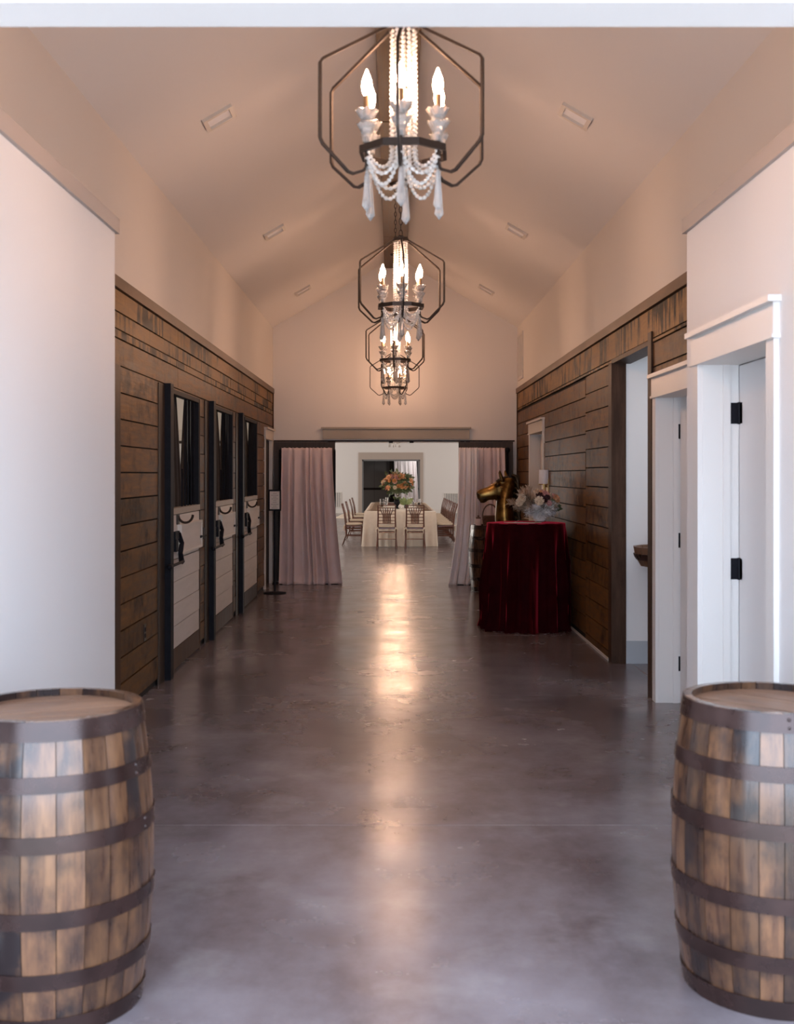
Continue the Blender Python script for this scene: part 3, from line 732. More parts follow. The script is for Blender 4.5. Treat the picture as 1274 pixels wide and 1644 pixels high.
# chiavari chair (faces +Y)
def make_chair(label):
    t = thing('chiavari_chair', label, 'chair', group='mahogany banquet chairs')
    w, d, sh, bh = 0.20, 0.175, 0.44, 0.92
    for sx in (-1, 1):
        MB().tube([(sx*w*0.95, d, 0), (sx*w, d, sh)], [0.013, 0.017], 8).build('leg', 'mahogany', t, True)
        MB().tube([(sx*w*1.08, -d-0.08, 0), (sx*w*0.98, -d, 0.22), (sx*w*0.94, -d, sh), (sx*w*0.90, -d-0.03, 0.70), (sx*w*0.93, -d-0.09, bh)], [0.012, 0.016, 0.017, 0.016, 0.013], 8).build('leg', 'mahogany', t, True)
    def yb(z): return -d-0.03*max(0, (z-sh)/0.26) if z < 0.70 else -d-0.03-0.06*(z-0.70)/0.22
    for z in (0.915, 0.86, 0.80, 0.73, 0.66, 0.59, 0.53):
        MB().tube([(-w*0.91, yb(z), z), (w*0.91, yb(z), z)], 0.010, 6).build('back_rail', 'mahogany', t, True)
    for k in range(6):
        x0 = (k-2.5)*0.052; x1 = (k-2.5)*0.030
        MB().tube([(x0, yb(0.86), 0.86), ((x0*0.9), yb(0.8), 0.80), (x1, yb(0.70), 0.70), (x1, yb(0.53), 0.53)], [0.008, 0.012, 0.013, 0.011], 6).build('spindle', 'mahogany', t, True)
    box('seat', 'mahogany', t, -w-0.012, w+0.012, -d-0.012, d+0.012, sh-0.03, sh)
    for z in (0.34, 0.20): MB().tube([(-w*0.98, -d-(0.0 if z > .3 else .01), z), (w*0.98, -d-(0.0 if z > .3 else .01), z)], 0.011, 6).build('stretcher', 'mahogany', t, True)
    for z in (0.34, 0.18):
        MB().tube([(-w*0.96, d, z), (w*0.96, d, z)], 0.011, 6).build('stretcher', 'mahogany', t, True)
        for sx in (-1, 1): MB().tube([(sx*w*0.98, -d, z+0.03), (sx*w*0.97, d, z+0.03)], 0.011, 6).build('stretcher', 'mahogany', t, True)
    cu = MB().lathe([(0.19, 0), (0.235, 0.008), (0.25, 0.025), (0.235, 0.045), (0.15, 0.053), (0.0, 0.055)], 4, a0=pi/4)
    c = []
    def cush(u, v):
        g = 2*pi*u; k = (abs(cos(g))**6+abs(sin(g))**6)**(-1/6)
        prof = [(0.0, 0.002), (0.93, 0.002), (1.0, 0.022), (0.96, 0.042), (0.6, 0.055), (0.0, 0.058)]
        r, z = prof[int(round(v*5))]
        return (0.208*k*r*cos(g), 0.185*k*r*sin(g), sh+z)
    MB().grid(cush, 32, 6, True).build('cushion', 'cushion', t, True)
    for sx in (-1, 1):
        b = MB(); p = Vector((sx*w*0.96, -d-0.022, sh-0.005))
        b.tube([p+Vector((0, 0, 0.02)), p, p+Vector((sx*0.035, -0.02, -0.03)), p+Vector((sx*0.045, -0.02, -0.10))], [0.010, 0.014, 0.012, 0.006], 6)
        b.tube([p, p+Vector((-sx*0.02, -0.02, -0.04)), p+Vector((-sx*0.015, -0.015, -0.12))], [0.012, 0.011, 0.005], 6)
        b.build('cushion_tie', 'cushion', t, True)
    return t
ch = make_chair('mahogany chair facing away at the near table end, left of the two'); index_tree(ch)
yf = 24.68
ch.location = (X(620.5, 24.5), yf, 0)
dup(ch, (X(666, 24.5), yf, 0), 0, 'mahogany chair facing away at the near table end, right of the two')
ordn = ['nearest', 'second', 'third', 'fourth', 'fifth', 'sixth', 'seventh', 'eighth']
for k in range(8):
    y = 25.75+k*0.88
    dup(ch, (TX1+0.235, y, 0), pi/2+random.uniform(-.03, .03), 'mahogany chair along the right table side, %s from the near end' % ordn[k])
for k, y in enumerate((25.8, 27.9, 30.4, 32.2)):
    dup(ch, (TX0-0.25, y, 0), -pi/2+random.uniform(-.03, .03), 'mahogany chair along the left table side, %s from the near end' % ordn[k])

# place settings
def place(x, y, label, grp='place settings on the banquet table'):
    t = thing('place_setting', label, 'plate', (x, y, TZ+0.001), 0, grp)
    MB().lathe([(0.10, 0), (0.165, 0.010), (0.168, 0.016), (0.12, 0.010), (0.0, 0.010)], 24).build('charger', 'charger', t, True)
    MB().lathe([(0.07, 0.011), (0.12, 0.022), (0.124, 0.027), (0.08, 0.018), (0.0, 0.018)], 24).build('plate', 'linen', t, True)
    def nap(u, v): return ((u-0.5)*0.15, (v-0.5)*0.26, 0.030+0.012*sin(u*pi)+0.004*sin(v*9))
    n_ = MB().grid(nap, 8, 10); n_.box(-0.075, 0.075, -0.13, 0.13, 0.018, 0.028); n_.build('napkin', 'napkin', t, True)
    return t
p0 = place(TX0+0.2, 25.75, 'wooden charger with plate and taupe napkin, left table edge, nearest the entry'); index_tree(p0)
for k in range(1, 8): dup(p0, (TX0+0.2, 25.75+k*0.88, TZ+0.001), 0, 'wooden charger with plate and taupe napkin, left table edge, %s from the near end' % ordn[k])
for k in range(8): dup(p0, (TX1-0.2, 25.75+k*0.88, TZ+0.001), 0, 'wooden charger with plate and taupe napkin, right table edge, %s from the near end' % ordn[k])

# glassware
def glass(x, y, label):
    t = MB().lathe([(0.03, 0), (0.032, 0.004), (0.005, 0.008), (0.004, 0.07), (0.03, 0.09), (0.038, 0.125), (0.032, 0.175), (0.0305, 0.175), (0.036, 0.125), (0.028, 0.093), (0.0, 0.088)], 16).build('wine_glass', 'glassy', None, True, 60)
    return tag(t, label, 'glass', 'wine glasses on the banquet table', (x, y, TZ+0.001))
g0 = glass(TX0+0.46, 26.4, 'clear stemmed wine glass, left side of the banquet table, nearest')
for k in range(1, 7):
    c = g0.copy(); COL.objects.link(c); c.location = (TX0+0.46, 26.4+k*0.88, TZ+0.001); c['label'] = 'clear stemmed wine glass, left side of the banquet table, %s from the near end' % ordn[k]
for k in range(7):
    c = g0.copy(); COL.objects.link(c); c.location = (TX1-0.46, 26.4+k*0.88, TZ+0.001); c['label'] = 'clear stemmed wine glass, right side of the banquet table, %s from the near end' % ordn[k]
# dark tray with glasses' rims, left of the flowers
t = thing('serving_tray', 'dark wooden tray with raised ends on the table left of the flowers', 'tray', (X(624, 30), 30.6, TZ+0.001))
box('tray_base', 'mahogany', t, -0.2, 0.2, -0.14, 0.14, 0, 0.015)
for r in ((-0.2, 0.2, -0.14, -0.125), (-0.2, 0.2, 0.125, 0.14), (-0.2, -0.185, -0.125, 0.125), (0.185, 0.2, -0.125, 0.125)): box('tray_rim', 'mahogany', t, *r, 0.015, 0.055)

# ------------------------------------------------------------------ flowers
def rose_mesh(r):
    m = MB(); rr = random.Random(3)
    for ring, (n_, R, tilt, h) in enumerate(((7, 1.0, 0.55, 0.15), (6, 0.78, 0.85, 0.30), (5, 0.55, 1.1, 0.42), (3, 0.3, 1.35, 0.5))):
        for k in range(n_):
            g = 2*pi*k/n_+ring*0.5; wdt = R*0.72
            vs = []
            for v in range(3):
                for u in (-1, 0, 1):
                    a = v/2; rad = r*(0.12+a*R*cos(tilt)*0.95); zz = r*(h*0.5+a*sin(tilt)*0.85-0.10*(u*u)*a)
                    tang = u*r*wdt*0.5*(0.35+a*0.9 if v < 2 else 0.85)
                    vs.append((rad*cos(g)-tang*sin(g), rad*sin(g)+tang*cos(g), zz))
            m.add(vs, [(0,1,4,3),(1,2,5,4),(3,4,7,6),(4,5,8,7)])
    m.ball((0, 0, r*0.30), (r*0.45, r*0.45, r*0.38), 8, 5)
    me = bpy.data.meshes.new('bloom'); me.from_pydata(m.v, [], m.f); me.polygons.foreach_set('use_smooth', [True]*len(me.polygons)); return me
def leaf_mesh(L, w_, n=5):
    m = MB(); vs = []; fs = []
    for i in range(n):
        a = i/(n-1); ww = w_*sin(pi*min(0.98, a*0.92+0.06)); z = 0.12*L*sin(a*pi)-0.15*L*a*a
        vs += [(a*L, -ww, z+0.02*L), (a*L, 0, z-0.02*L), (a*L, ww, z+0.02*L)]
    for i in range(n-1): b = i*3; fs += [(b, b+3, b+4, b+1), (b+1, b+4, b+5, b+2)]
    m.add(vs, fs)
    me = bpy.data.meshes.new('leaf'); me.from_pydata(m.v, [], m.f); me.polygons.foreach_set('use_smooth', [True]*len(me.polygons)); return me
def plume_mesh(L, r):
    m = MB(); rr = random.Random(5)
    m.tube([(0, 0, 0), (L, 0, 0)], 0.0025, 4)
    for i in range(90):
        a = rr.uniform(0.25, 1.0); g = rr.uniform(0, 2*pi); R = r*(0.55+0.45*sin(pi*a))
        p = Vector((a*L, 0, 0)); q = p+Vector((R*0.9, R*cos(g), R*sin(g))); s = Vector((0, -sin(g), cos(g)))*0.016
        m.add([p-s, p+s, q+s*0.6, q-s*0.6], [(0,1,2,3)])
    me = bpy.data.meshes.new('plume'); me.from_pydata(m.v, [], m.f); return me
def mcopy(me, m_): 
    c = me.copy(); c.materials.append(M[m_]); return c
def put(name, me, parent, loc, d, scale=1.0, axis='Z'):
    o = bpy.data.objects.new(name, me); COL.objects.link(o); o.parent = parent; o.location = loc
    o.rotation_mode = 'QUATERNION'; q = Vector(d).to_track_quat(axis, 'Y' if axis != 'Y' else 'X')
    o.rotation_quaternion = q; o.scale = (scale,)*3
    return o
RM = {k: mcopy(rose_mesh(1.0), 'petal_'+k) for k in ('peach', 'orange', 'coral', 'pink', 'cream', 'wine')}
LM = mcopy(leaf_mesh(1.0, 0.22), 'leaf'); LP = mcopy(leaf_mesh(1.0, 0.26), 'leafpale'); PM = mcopy(plume_mesh(1.0, 0.22), 'pampas'); FM = mcopy(plume_mesh(1.0, 0.34), 'feather')
def rdir(rr, zmin=-1.0):
    while True:
        v = Vector((rr.uniform(-1, 1), rr.uniform(-1, 1), rr.uniform(-1, 1)))
        if 0.1 < v.length < 1 and v.normalized().z > zmin: return v.normalized()

# tall centrepiece
rr = random.Random(11)
fy = 28.2; fz = Z(777, fy)-TZ
t = thing('tall_centrepiece', 'tall round bouquet of peach and orange roses with greenery on the banquet table', 'flowers', (X(638, fy), fy, TZ+0.001))
MB().lathe([(0.11, 0), (0.11, 0.012), (0.02, 0.03), (0.014, 0.06), (0.014, fz-0.33), (0.03, fz-0.30), (0.09, fz-0.16), (0.085, fz-0.16), (0.0, fz-0.26)], 20).build('stand', 'glassy', t, True)
MB().ball((0, 0, fz-0.02), (0.26, 0.26, 0.22), 14, 9).build('foliage_core', 'leaf', t, True)
cols = ['peach']*7+['orange']*4+['coral']*2+['cream']*5+['pink']*2
for k in range(80):
    d = rdir(rr, -0.45); R = rr.uniform(0.27, 0.35)
    put('bloom', RM[rr.choice(cols)], t, Vector((d.x*R, d.y*R, fz+d.z*R*0.78)), d, rr.uniform(0.05, 0.082))
for k in range(150):
    d = rdir(rr, -0.85); R = rr.uniform(0.2, 0.33)
    e_ = (d+Vector((rr.uniform(-.5, .5), rr.uniform(-.5, .5), rr.uniform(-.5, .3)))).normalized()
    put('leaf', LM, t, Vector((d.x*R, d.y*R, fz+d.z*R*0.8)), e_, rr.uniform(0.09, 0.17), 'X')
# low greenery and dark candle holder at its foot
t = thing('leaf_arrangement', 'pale green leaves at the foot of the tall bouquet', 'plant', (X(652, 27.5), 27.5, TZ+0.001))
MB().lathe([(0.05, 0), (0.06, 0.05), (0.04, 0.09), (0.0, 0.085)], 14).build('vase', 'iron', t, True)
for k in range(9):
    g = rr.uniform(0, 2*pi); put('leaf', LP, t, (0, 0, 0.08), (cos(g)*0.7, sin(g)*0.4, rr.uniform(0.4, 1.2)), rr.uniform(0.14, 0.24), 'X')
t = thing('dark_vase', 'dark urn-shaped vase at the foot of the tall bouquet', 'vase', (X(637, 27.2), 27.2, TZ+0.001))
MB().lathe([(0.05, 0), (0.055, 0.01), (0.02, 0.04), (0.03, 0.06), (0.075, 0.13), (0.07, 0.17), (0.05, 0.19), (0.062, 0.215), (0.055, 0.215), (0.0, 0.16)], 20).build('vase_body', 'black', t, True)
for k in range(8):
    g = 2*pi*k/8; put('leaf', LM, t, (0, 0, 0.2), (cos(g), sin(g), 0.9), 0.13, 'X')
for i, px in enumerate((613, 672)):
    t = thing('glass_hurricane', 'clear cylinder candle glass %s of the tall bouquet' % ('left' if i == 0 else 'right'), 'candle holder', (X(px, 28.6), 28.6, TZ+0.001), 0, 'candle glasses')
    MB().lathe([(0.05, 0), (0.055, 0.005), (0.055, 0.2), (0.052, 0.2), (0.052, 0.01), (0.0, 0.01)], 20).build('cylinder_glass', 'glassy', t, True)
    MB().lathe([(0.03, 0.012), (0.03, 0.10), (0.0, 0.10)], 14).build('candle', 'cushion', t, True)

# ------------------------------------------------------------------ barrels
def make_barrel(label):
    t = thing('whiskey_barrel', label, 'barrel', group='oak whiskey barrels')
    H = 0.885; rh = 0.264; rb = 0.302
    def R(z): return rb-(rb-rh)*((z-H/2)/(H/2))**2
    ns = 24; nz = 11; rs = random.Random(2)
    edges = [0.0]
    for k in range(ns): edges.append(edges[-1]+rs.uniform(0.75, 1.25))
    sc = 2*pi/edges[-1]; edges = [e_*sc for e_ in edges]
    for k in range(ns):
        g0, g1 = edges[k]+0.004, edges[k+1]-0.004; vs = []; pr = rs.uniform(-0.0012, 0.0012); na = 4
        for i in range(nz):
            z = H*i/(nz-1)
            for j in range(na):
                g = g0+(g1-g0)*j/(na-1); r = R(z)+pr; vs.append((r*cos(g), r*sin(g), z))
            for j in range(na)[::-1]:
                g = g0+(g1-g0)*j/(na-1); r = R(z)-0.024; vs.append((r*cos(g), r*sin(g), z))
        fs = []; q = na*2
        for i in range(nz-1):
            for j in range(q): fs.append((i*q+j, i*q+(j+1) % q, (i+1)*q+(j+1) % q, (i+1)*q+j))
        fs += [tuple(range(q))[::-1], tuple((nz-1)*q+j for j in range(q))]
        MB().add(vs, fs).build('stave', 'stave', t, True, 30)
    MB().lathe([(R(H/2)-0.045, H/2), (R(H*.2)-0.03, H*0.2), (rh-0.026, 0.04)][::-1]+[(R(H*.8)-0.03, H*0.8), (rh-0.027, H-0.03)], 24).build('inner_lining', 'gap', t, True)
    # head boards
    nb = 6; rr_ = rh-0.022
    for k in range(nb):
        a = -rr_+2*rr_*k/nb+0.0015; b = -rr_+2*rr_*(k+1)/nb-0.0015; P = []
        n_ = 6
        for j in range(n_+1):
            y = a+(b-a)*j/n_; P.append((sqrt(max(0.0, rr_*rr_-y*y)), y))
        out = P+[(-x, y) for x, y in P[::-1]]
        z0, z1 = H-0.045, H-0.022+rs.uniform(-0.001, 0.001); N = len(out)
        MB().add([(x, y, z0) for x, y in out]+[(x, y, z1) for x, y in out], [tuple(range(N))[::-1], tuple(range(N, 2*N))]+[(j, (j+1) % N, N+(j+1) % N, N+j) for j in range(N)]).build('head_board', 'barrelhead', t)
    for z0, z1 in ((H-0.055, H-0.001), (0.69, 0.735), (0.525, 0.572), (0.315, 0.362), (0.142, 0.188), (0.0, 0.055)):
        pr = [(R(z0+(z1-z0)*j/3)+0.0015, z0+(z1-z0)*j/3) for j in range(4)]
        out = [(r+0.0032, z) for r, z in pr]
        h = MB().lathe([pr[0]]+out+[pr[-1]], 72)
        h.f = h.f[:-2]
        ho = h.build('hoop', 'hoop', t, True, 35)
        ga = rs.uniform(0, 2*pi); zm = (z0+z1)/2
        for dz in (-0.012, 0.012):
            MB().ball(((R(zm)+0.004)*cos(ga), (R(zm)+0.004)*sin(ga), zm+dz), 0.006, 8, 4).build('rivet', 'hoop', ho, True)
    return t
b1 = make_barrel('oak whiskey barrel with brown hoops at the left side of the entry'); index_tree(b1)
bl = ((83-629)*3.49/F+CX, 3.49, 0); b1.location = bl; b1.rotation_euler.z = 0.4
dup(b1, ((1238-629)*3.6/F+CX, 3.6, 0), 2.35, 'oak barrel with brown hoops at the right side of the entry before the white door')
b3 = dup(b1, (1.30, 15.75, 0), 4.0, 'whiskey barrel carrying a wicker basket, behind the bronze horse by the curtains')

# basket and white pot on the far barrel
BZ = 0.8855
t = thing('wicker_basket', 'dark wicker basket with an arched handle on the far barrel', 'basket', (1.285, 15.68, BZ-0.02))
for k in range(9):
    z = 0.012+k*0.016; r = 0.085+0.02*k/8
    pts = [((r+0.004*(1 if (i+k) % 2 else -1))*cos(2*pi*i/28), 0.8*(r+0.004*(1 if (i+k) % 2 else -1))*sin(2*pi*i/28), z) for i in range(28)]
    MB().tube(pts, 0.009, 5, True).build('woven_ring', 'wicker', t, True)
MB().lathe([(0.08, 0.0), (0.085, 0.01), (0.1, 0.13), (0.0, 0.10)], 20).xf(Matrix.Diagonal((1, 0.78, 1, 1))).build('liner', 'wicker', t, True)
MB().tube([(0.105*cos(pi*i/14), 0, 0.14+0.16*sin(pi*i/14)) for i in range(15)], 0.009, 6).build('handle', 'wicker', t, True)
t = thing('blush_candle_jar', 'small pale pink lidded jar beside the wicker basket on the far barrel', 'jar', (1.125, 15.70, BZ-0.02))
MB().lathe([(0.03, 0), (0.04, 0.01), (0.041, 0.085), (0.034, 0.105), (0.0, 0.105)], 18).build('jar_body', 'pinkpaper', t, True)
MB().lathe([(0.034, 0.105), (0.034, 0.125), (0.012, 0.13), (0.014, 0.15), (0.0, 0.152)], 18).build('lid', 'wicker', t, True)

# ------------------------------------------------------------------ cocktail table with velvet cloth
CTX, CTY, CTZ = 1.325, 11.85, 1.083
t = thing('cocktail_table', 'high round cocktail table hidden under the burgundy velvet cloth', 'table', (CTX, CTY, 0))
MB().lathe([(0.385, CTZ-0.03), (0.39, CTZ-0.02), (0.385, CTZ-0.006), (0.0, CTZ-0.006)], 40).build('tabletop', 'mahogany', t, True)
MB().tube([(0, 0, 0.02), (0, 0, CTZ-0.03)], 0.04, 12).build('pedestal', 'iron', t, True)
MB().lathe([(0.28, 0), (0.28, 0.012), (0.06, 0.04), (0.0, 0.04)], 32).build('base', 'iron', t, True)
def vel(u, v):
    g = 2*pi*u
    if v < 0.18:
        r = 0.397*v/0.18; return (r*cos(g), r*sin(g), CTZ)
    w = (v-0.18)/0.82
    A = 0.055*min(1, w*1.8)
    fa = 13*g+0.9*sin(2*g)+w*0.5; fold = 1.0-2.0*abs(sin(fa/2+0.4))**0.7+0.35*sin(22*g+2+w)
    r = 0.400+0.045*w+A*fold
    z = CTZ-0.004-(CTZ-0.008)*w
    if w > 0.93: r += 0.015*(w-0.93)/0.07*(1+sin(9*g))
    return (min(r*cos(g), HW-0.012-CTX), r*sin(g), z)
o = MB().grid(vel, 260, 34, True).build('velvet_tablecloth', 'velvet', None, True, 85)
tag(o, 'burgundy velvet floor-length cloth in deep folds over the round cocktail table', 'tablecloth', loc=(CTX, CTY, 0))

# flowers in a white vase on the velvet
rr = random.Random(4)
VX, VY = X(866, 11.95), 11.95
t = thing('dried_flower_arrangement', 'cream and blush dried flower arrangement in a white feathered vase on the velvet table', 'flowers', (VX, VY, CTZ+0.001))
MB().lathe([(0.045, 0), (0.06, 0.01), (0.068, 0.06), (0.058, 0.11), (0.06, 0.125), (0.05, 0.125), (0.0, 0.10)], 20).build('vase', 'feather', t, True)
for k in range(26):
    g = rr.uniform(-pi, 0.3); put('feather', FM, t, (0.02*cos(g), 0.02*sin(g), 0.15), (cos(g)*0.7, sin(g)*0.5-0.2, rr.uniform(-0.55, 0.2)), rr.uniform(0.12, 0.16), 'X')
for k in range(40):
    g = rr.uniform(0, 2*pi); put('dried_grass_plume', PM, t, (0, 0, 0.11), (cos(g)*1.0-0.2, sin(g)*0.7, rr.uniform(0.1, 1.0)), rr.uniform(0.20, 0.33) if cos(g) < 0 else rr.uniform(0.17, 0.215), 'X')
cl = ['cream', 'peach', 'pink', 'cream', 'pink', 'peach', 'wine', 'wine']
for k in range(34):
    d = rdir(rr, -0.1); q = Vector((d.x*0.21-0.02, d.y*0.15-0.02, 0.19+d.z*0.105)); put('bloom', RM[cl[k % 8]], t, q, (d+Vector((0, -0.5, 0.1))).normalized(), rr.uniform(0.032, 0.055))
for k in range(20):
    g = rr.uniform(-1.6, 1.6); put('leaf', LM, t, (0.06*cos(g), 0.05*sin(g), 0.16), (cos(g), sin(g)*0.6, rr.uniform(-0.3, 0.9)), rr.uniform(0.11, 0.19), 'X')
# paper fans / programmes
for i, (px, y, rz_, lab, mm) in enumerate(((827, 11.72, 0.2, 'flat blush paper card at the left edge of the velvet table', 'pinkpaper'), (841, 11.66, -0.25, 'folded white paper card tilted up, middle of the velvet table', 'paper'), (851, 11.72, 0.1, 'flat pale paper card nearest the flower vase on the velvet table', 'pinkpaper'))):
    m = MB()
    if i == 1:
        m.add([(-0.10, -0.06, 0.006), (0.0, -0.065, 0.05), (0.0, 0.065, 0.05), (-0.10, 0.06, 0.006), (0.13, -0.06, 0.03), (0.13, 0.06, 0.03)], [(0,1,2,3),(1,4,5,2)])
        m.box(-0.1, 0.11, -0.055, 0.055, 0, 0.006)
    else: m.box(-0.10, 0.10, -0.07, 0.07, 0, 0.004)
    o = m.build('paper_card', mm); tag(o, lab, 'card', 'paper cards on the velvet table', (X(px, y), y, CTZ+0.001)); o.rotation_euler.z = rz_

# wall sconce beside door 3
sy = 13.62; sx = X(873, sy)
t = thing('wall_sconce', 'brass wall sconce with a white shade above the dried flowers', 'wall lamp', (HW, sy, Z(778, sy)))
sxl = sx-HW
box('backplate', 'brass', t, -0.012, 0.0, -0.05, 0.05, -0.12, 0.06)
MB().tube([(0.0, 0, -0.02), (sxl, 0, -0.02)], 0.012, 8).build('arm', 'brass', t, True)
MB().tube([(sxl, 0, -0.13), (sxl, 0, 0.02)], 0.016, 10).build('stem', 'brass', t, True)
MB().lathe([(0.06, -0.004), (0.07, 0.0), (0.07, 0.008), (0.0, 0.008)], 20, (sxl, 0, 0)).build('pan', 'brass', t, True)
MB().lathe([(0.055, 0.0), (0.062, 0.008), (0.062, 0.17), (0.058, 0.17), (0.058, 0.01), (0.0, 0.01)], 24, (sxl, 0, 0.004)).build('shade', 'shade', t, True)

# ------------------------------------------------------------------ bronze horse statue
def horse():
    t = thing('horse_statue', 'bronze gold horse statue with head turned left behind the velvet table', 'statue', (1.24, 12.95, 0))
    m = MB()
    def loft(pts):
        """pts: (x,y,z, ra, rb, updir) rings; ra across, rb along the ring's second axis"""
        P = [Vector(p[:3]) for p in pts]; n_ = 16; vs = []; fs = []
        for i, p in enumerate(pts):
            tg = (P[min(i+1, len(P)-1)]-P[max(i-1, 0)]).normalized(); sd = Vector(p[5]); sd = (sd-tg*sd.dot(tg)).normalized(); up = tg.cross(sd)
            for k in range(n_):
                g = 2*pi*k/n_; vs.append(P[i]+sd*p[3]*cos(g)+up*p[4]*sin(g))
        for i in range(len(P)-1):
            for k in range(n_): fs.append((i*n_+k, i*n_+(k+1) % n_, (i+1)*n_+(k+1) % n_, (i+1)*n_+k))
        fs += [tuple(range(n_))[::-1], tuple((len(P)-1)*n_+k for k in range(n_))]
        m.add(vs, fs)
    SY = (0, 1, 0); SX = (1, -0.1, 0)
    # trunk runs back along +Y (and a little +X)
    loft([(-0.03, -0.16, 0.80, 0.06, 0.08, SX), (-0.02, -0.12, 0.80, 0.15, 0.18, SX), (0.02, 0.05, 0.80, 0.19, 0.22, SX), (0.08, 0.4, 0.79, 0.20, 0.22, SX), (0.14, 0.75, 0.82, 0.20, 0.22, SX), (0.18, 0.98, 0.84, 0.17, 0.19, SX), (0.2, 1.1, 0.84, 0.07, 0.09, SX)])
    # neck rises from the chest, head turned to -X
    loft([(0.0, 0.05, 0.78, 0.14, 0.19, SX), (0.0, 0.0, 0.95, 0.12, 0.17, SX), (-0.03, -0.02, 1.10, 0.108, 0.135, SX), (-0.03, -0.02, 1.25, 0.095, 0.115, SX), (-0.01, -0.01, 1.37, 0.085, 0.10, SX), (0.02, 0.0, 1.47, 0.09, 0.085, SX), (0.03, 0.0, 1.535, 0.06, 0.06, SX)])
    # head: rings run from the poll to the muzzle; ra across (y), rb depth
    loft([(0.045, 0, 1.505, 0.05, 0.05, SY), (0.0, 0, 1.455, 0.075, 0.09, SY), (-0.05, 0, 1.408, 0.085, 0.112, SY), (-0.10, 0, 1.388, 0.080, 0.108, SY), (-0.15, 0, 1.374, 0.066, 0.090, SY), (-0.20, 0, 1.360, 0.056, 0.077, SY), (-0.25, 0, 1.350, 0.053, 0.071, SY), (-0.295, 0, 1.341, 0.053, 0.066, SY), (-0.325, 0, 1.335, 0.044, 0.053, SY), (-0.338, 0, 1.332, 0.025, 0.032, SY)])
    loft([(-0.23, 0, 1.298, 0.03, 0.03, SY), (-0.27, 0, 1.282, 0.036, 0.034, SY), (-0.305, 0, 1.276, 0.024, 0.022, SY)])     # lower lip
    m.ball((-0.045, 0.0, 1.365), (0.085, 0.078, 0.088), 14, 9)                                # cheek
    for s in (-1, 1):
        m.ball((-0.108, s*0.068, 1.450), (0.024, 0.016, 0.020), 10, 7)                        # eye
        m.ball((-0.312, s*0.045, 1.355), (0.020, 0.012, 0.018), 8, 6)                          # nostril rim
        m.ball((-0.108, s*0.060, 1.474), (0.036, 0.020, 0.013), 10, 6)                        # brow
        ex = -0.045+0.035*s; loft([(ex+0.03, s*0.045, 1.49, 0.030, 0.026, SY), (ex+0.005, s*0.055, 1.555, 0.032, 0.022, SY), (ex-0.005, s*0.055, 1.595, 0.020, 0.015, SY), (ex-0.008, s*0.052, 1.625, 0.006, 0.006, SY)])
    for (x, y, fw_) in ((-0.09, 0.02, 1), (0.11, 0.0, 1), (0.08, 0.92, 0), (0.27, 0.9, 0)):
        if fw_: L = [(x, y, 0.75, 0.085, 0.09), (x, y-0.02, 0.50, 0.055, 0.06), (x, y-0.02, 0.36, 0.043, 0.048), (x, y-0.015, 0.20, 0.03, 0.034), (x, y-0.02, 0.09, 0.036, 0.038), (x, y-0.04, 0.03, 0.05, 0.055), (x, y-0.045, 0.0, 0.055, 0.06)]
        else: L = [(x, y, 0.80, 0.10, 0.15), (x, y-0.03, 0.56, 0.07, 0.09), (x, y+0.06, 0.40, 0.045, 0.055), (x, y+0.07, 0.22, 0.032, 0.036), (x, y+0.05, 0.09, 0.036, 0.04), (x, y+0.03, 0.03, 0.05, 0.055), (x, y+0.025, 0.0, 0.055, 0.06)]
        loft([(*p, SX) for p in L])
    o = m.build('body', 'bronze', t, True, 180)
    r = o.modifiers.new('remesh', 'REMESH'); r.mode = 'VOXEL'; r.voxel_size = 0.011; r.use_smooth_shade = True
    s = o.modifiers.new('smooth', 'SMOOTH'); s.factor = 0.5; s.iterations = 4
    # mane along the back of the neck with a forelock, and the tail
    mm = MB(); n_ = 26
    for k in range(n_):
        a = k/(n_-1); z = 1.545-0.55*a; x = 0.085+0.01*sin(a*3)+0.01*a; y = -0.035+0.02*(k % 3)
        mm.tube([(x-0.03, y*0.5, z+0.02), (x+0.015, y, z), (x+0.035, y-0.015, z-0.06), (x+0.03, y-0.02, z-0.12)], [0.022, 0.026, 0.02, 0.006], 6)
    for k in range(4): mm.tube([(0.01, -0.025+0.017*k, 1.545), (-0.06, -0.03+0.018*k, 1.525), (-0.12, -0.03+0.02*k, 1.497)], [0.018, 0.018, 0.006], 6)
    for s in range(2): mm.v = mm.v
    h = mm.build('mane', 'mane', t, True, 60)
    tl = MB().tube([(0.2, 1.08, 0.88), (0.21, 1.18, 0.80), (0.22, 1.20, 0.60), (0.22, 1.17, 0.40)], [0.03, 0.05, 0.055, 0.015], 10).build('tail', 'mane', t, True)
    for s in (-1, 1):
        MB().ball((-0.114, s*0.081, 1.450), (0.013, 0.007, 0.011), 10, 6).build('eye', 'mane', t, True)
        MB().ball((-0.322, s*0.051, 1.355), (0.010, 0.006, 0.009), 8, 6).build('nostril', 'mane', t, True)
    mo = MB().tube([(-0.225, -0.050, 1.312), (-0.27, -0.049, 1.303), (-0.312, -0.035, 1.298), (-0.322, 0, 1.297), (-0.312, 0.035, 1.298), (-0.27, 0.049, 1.303), (-0.225, 0.050, 1.312)], 0.004, 5).build('mouth', 'mane', t, True)
    return t
horse()

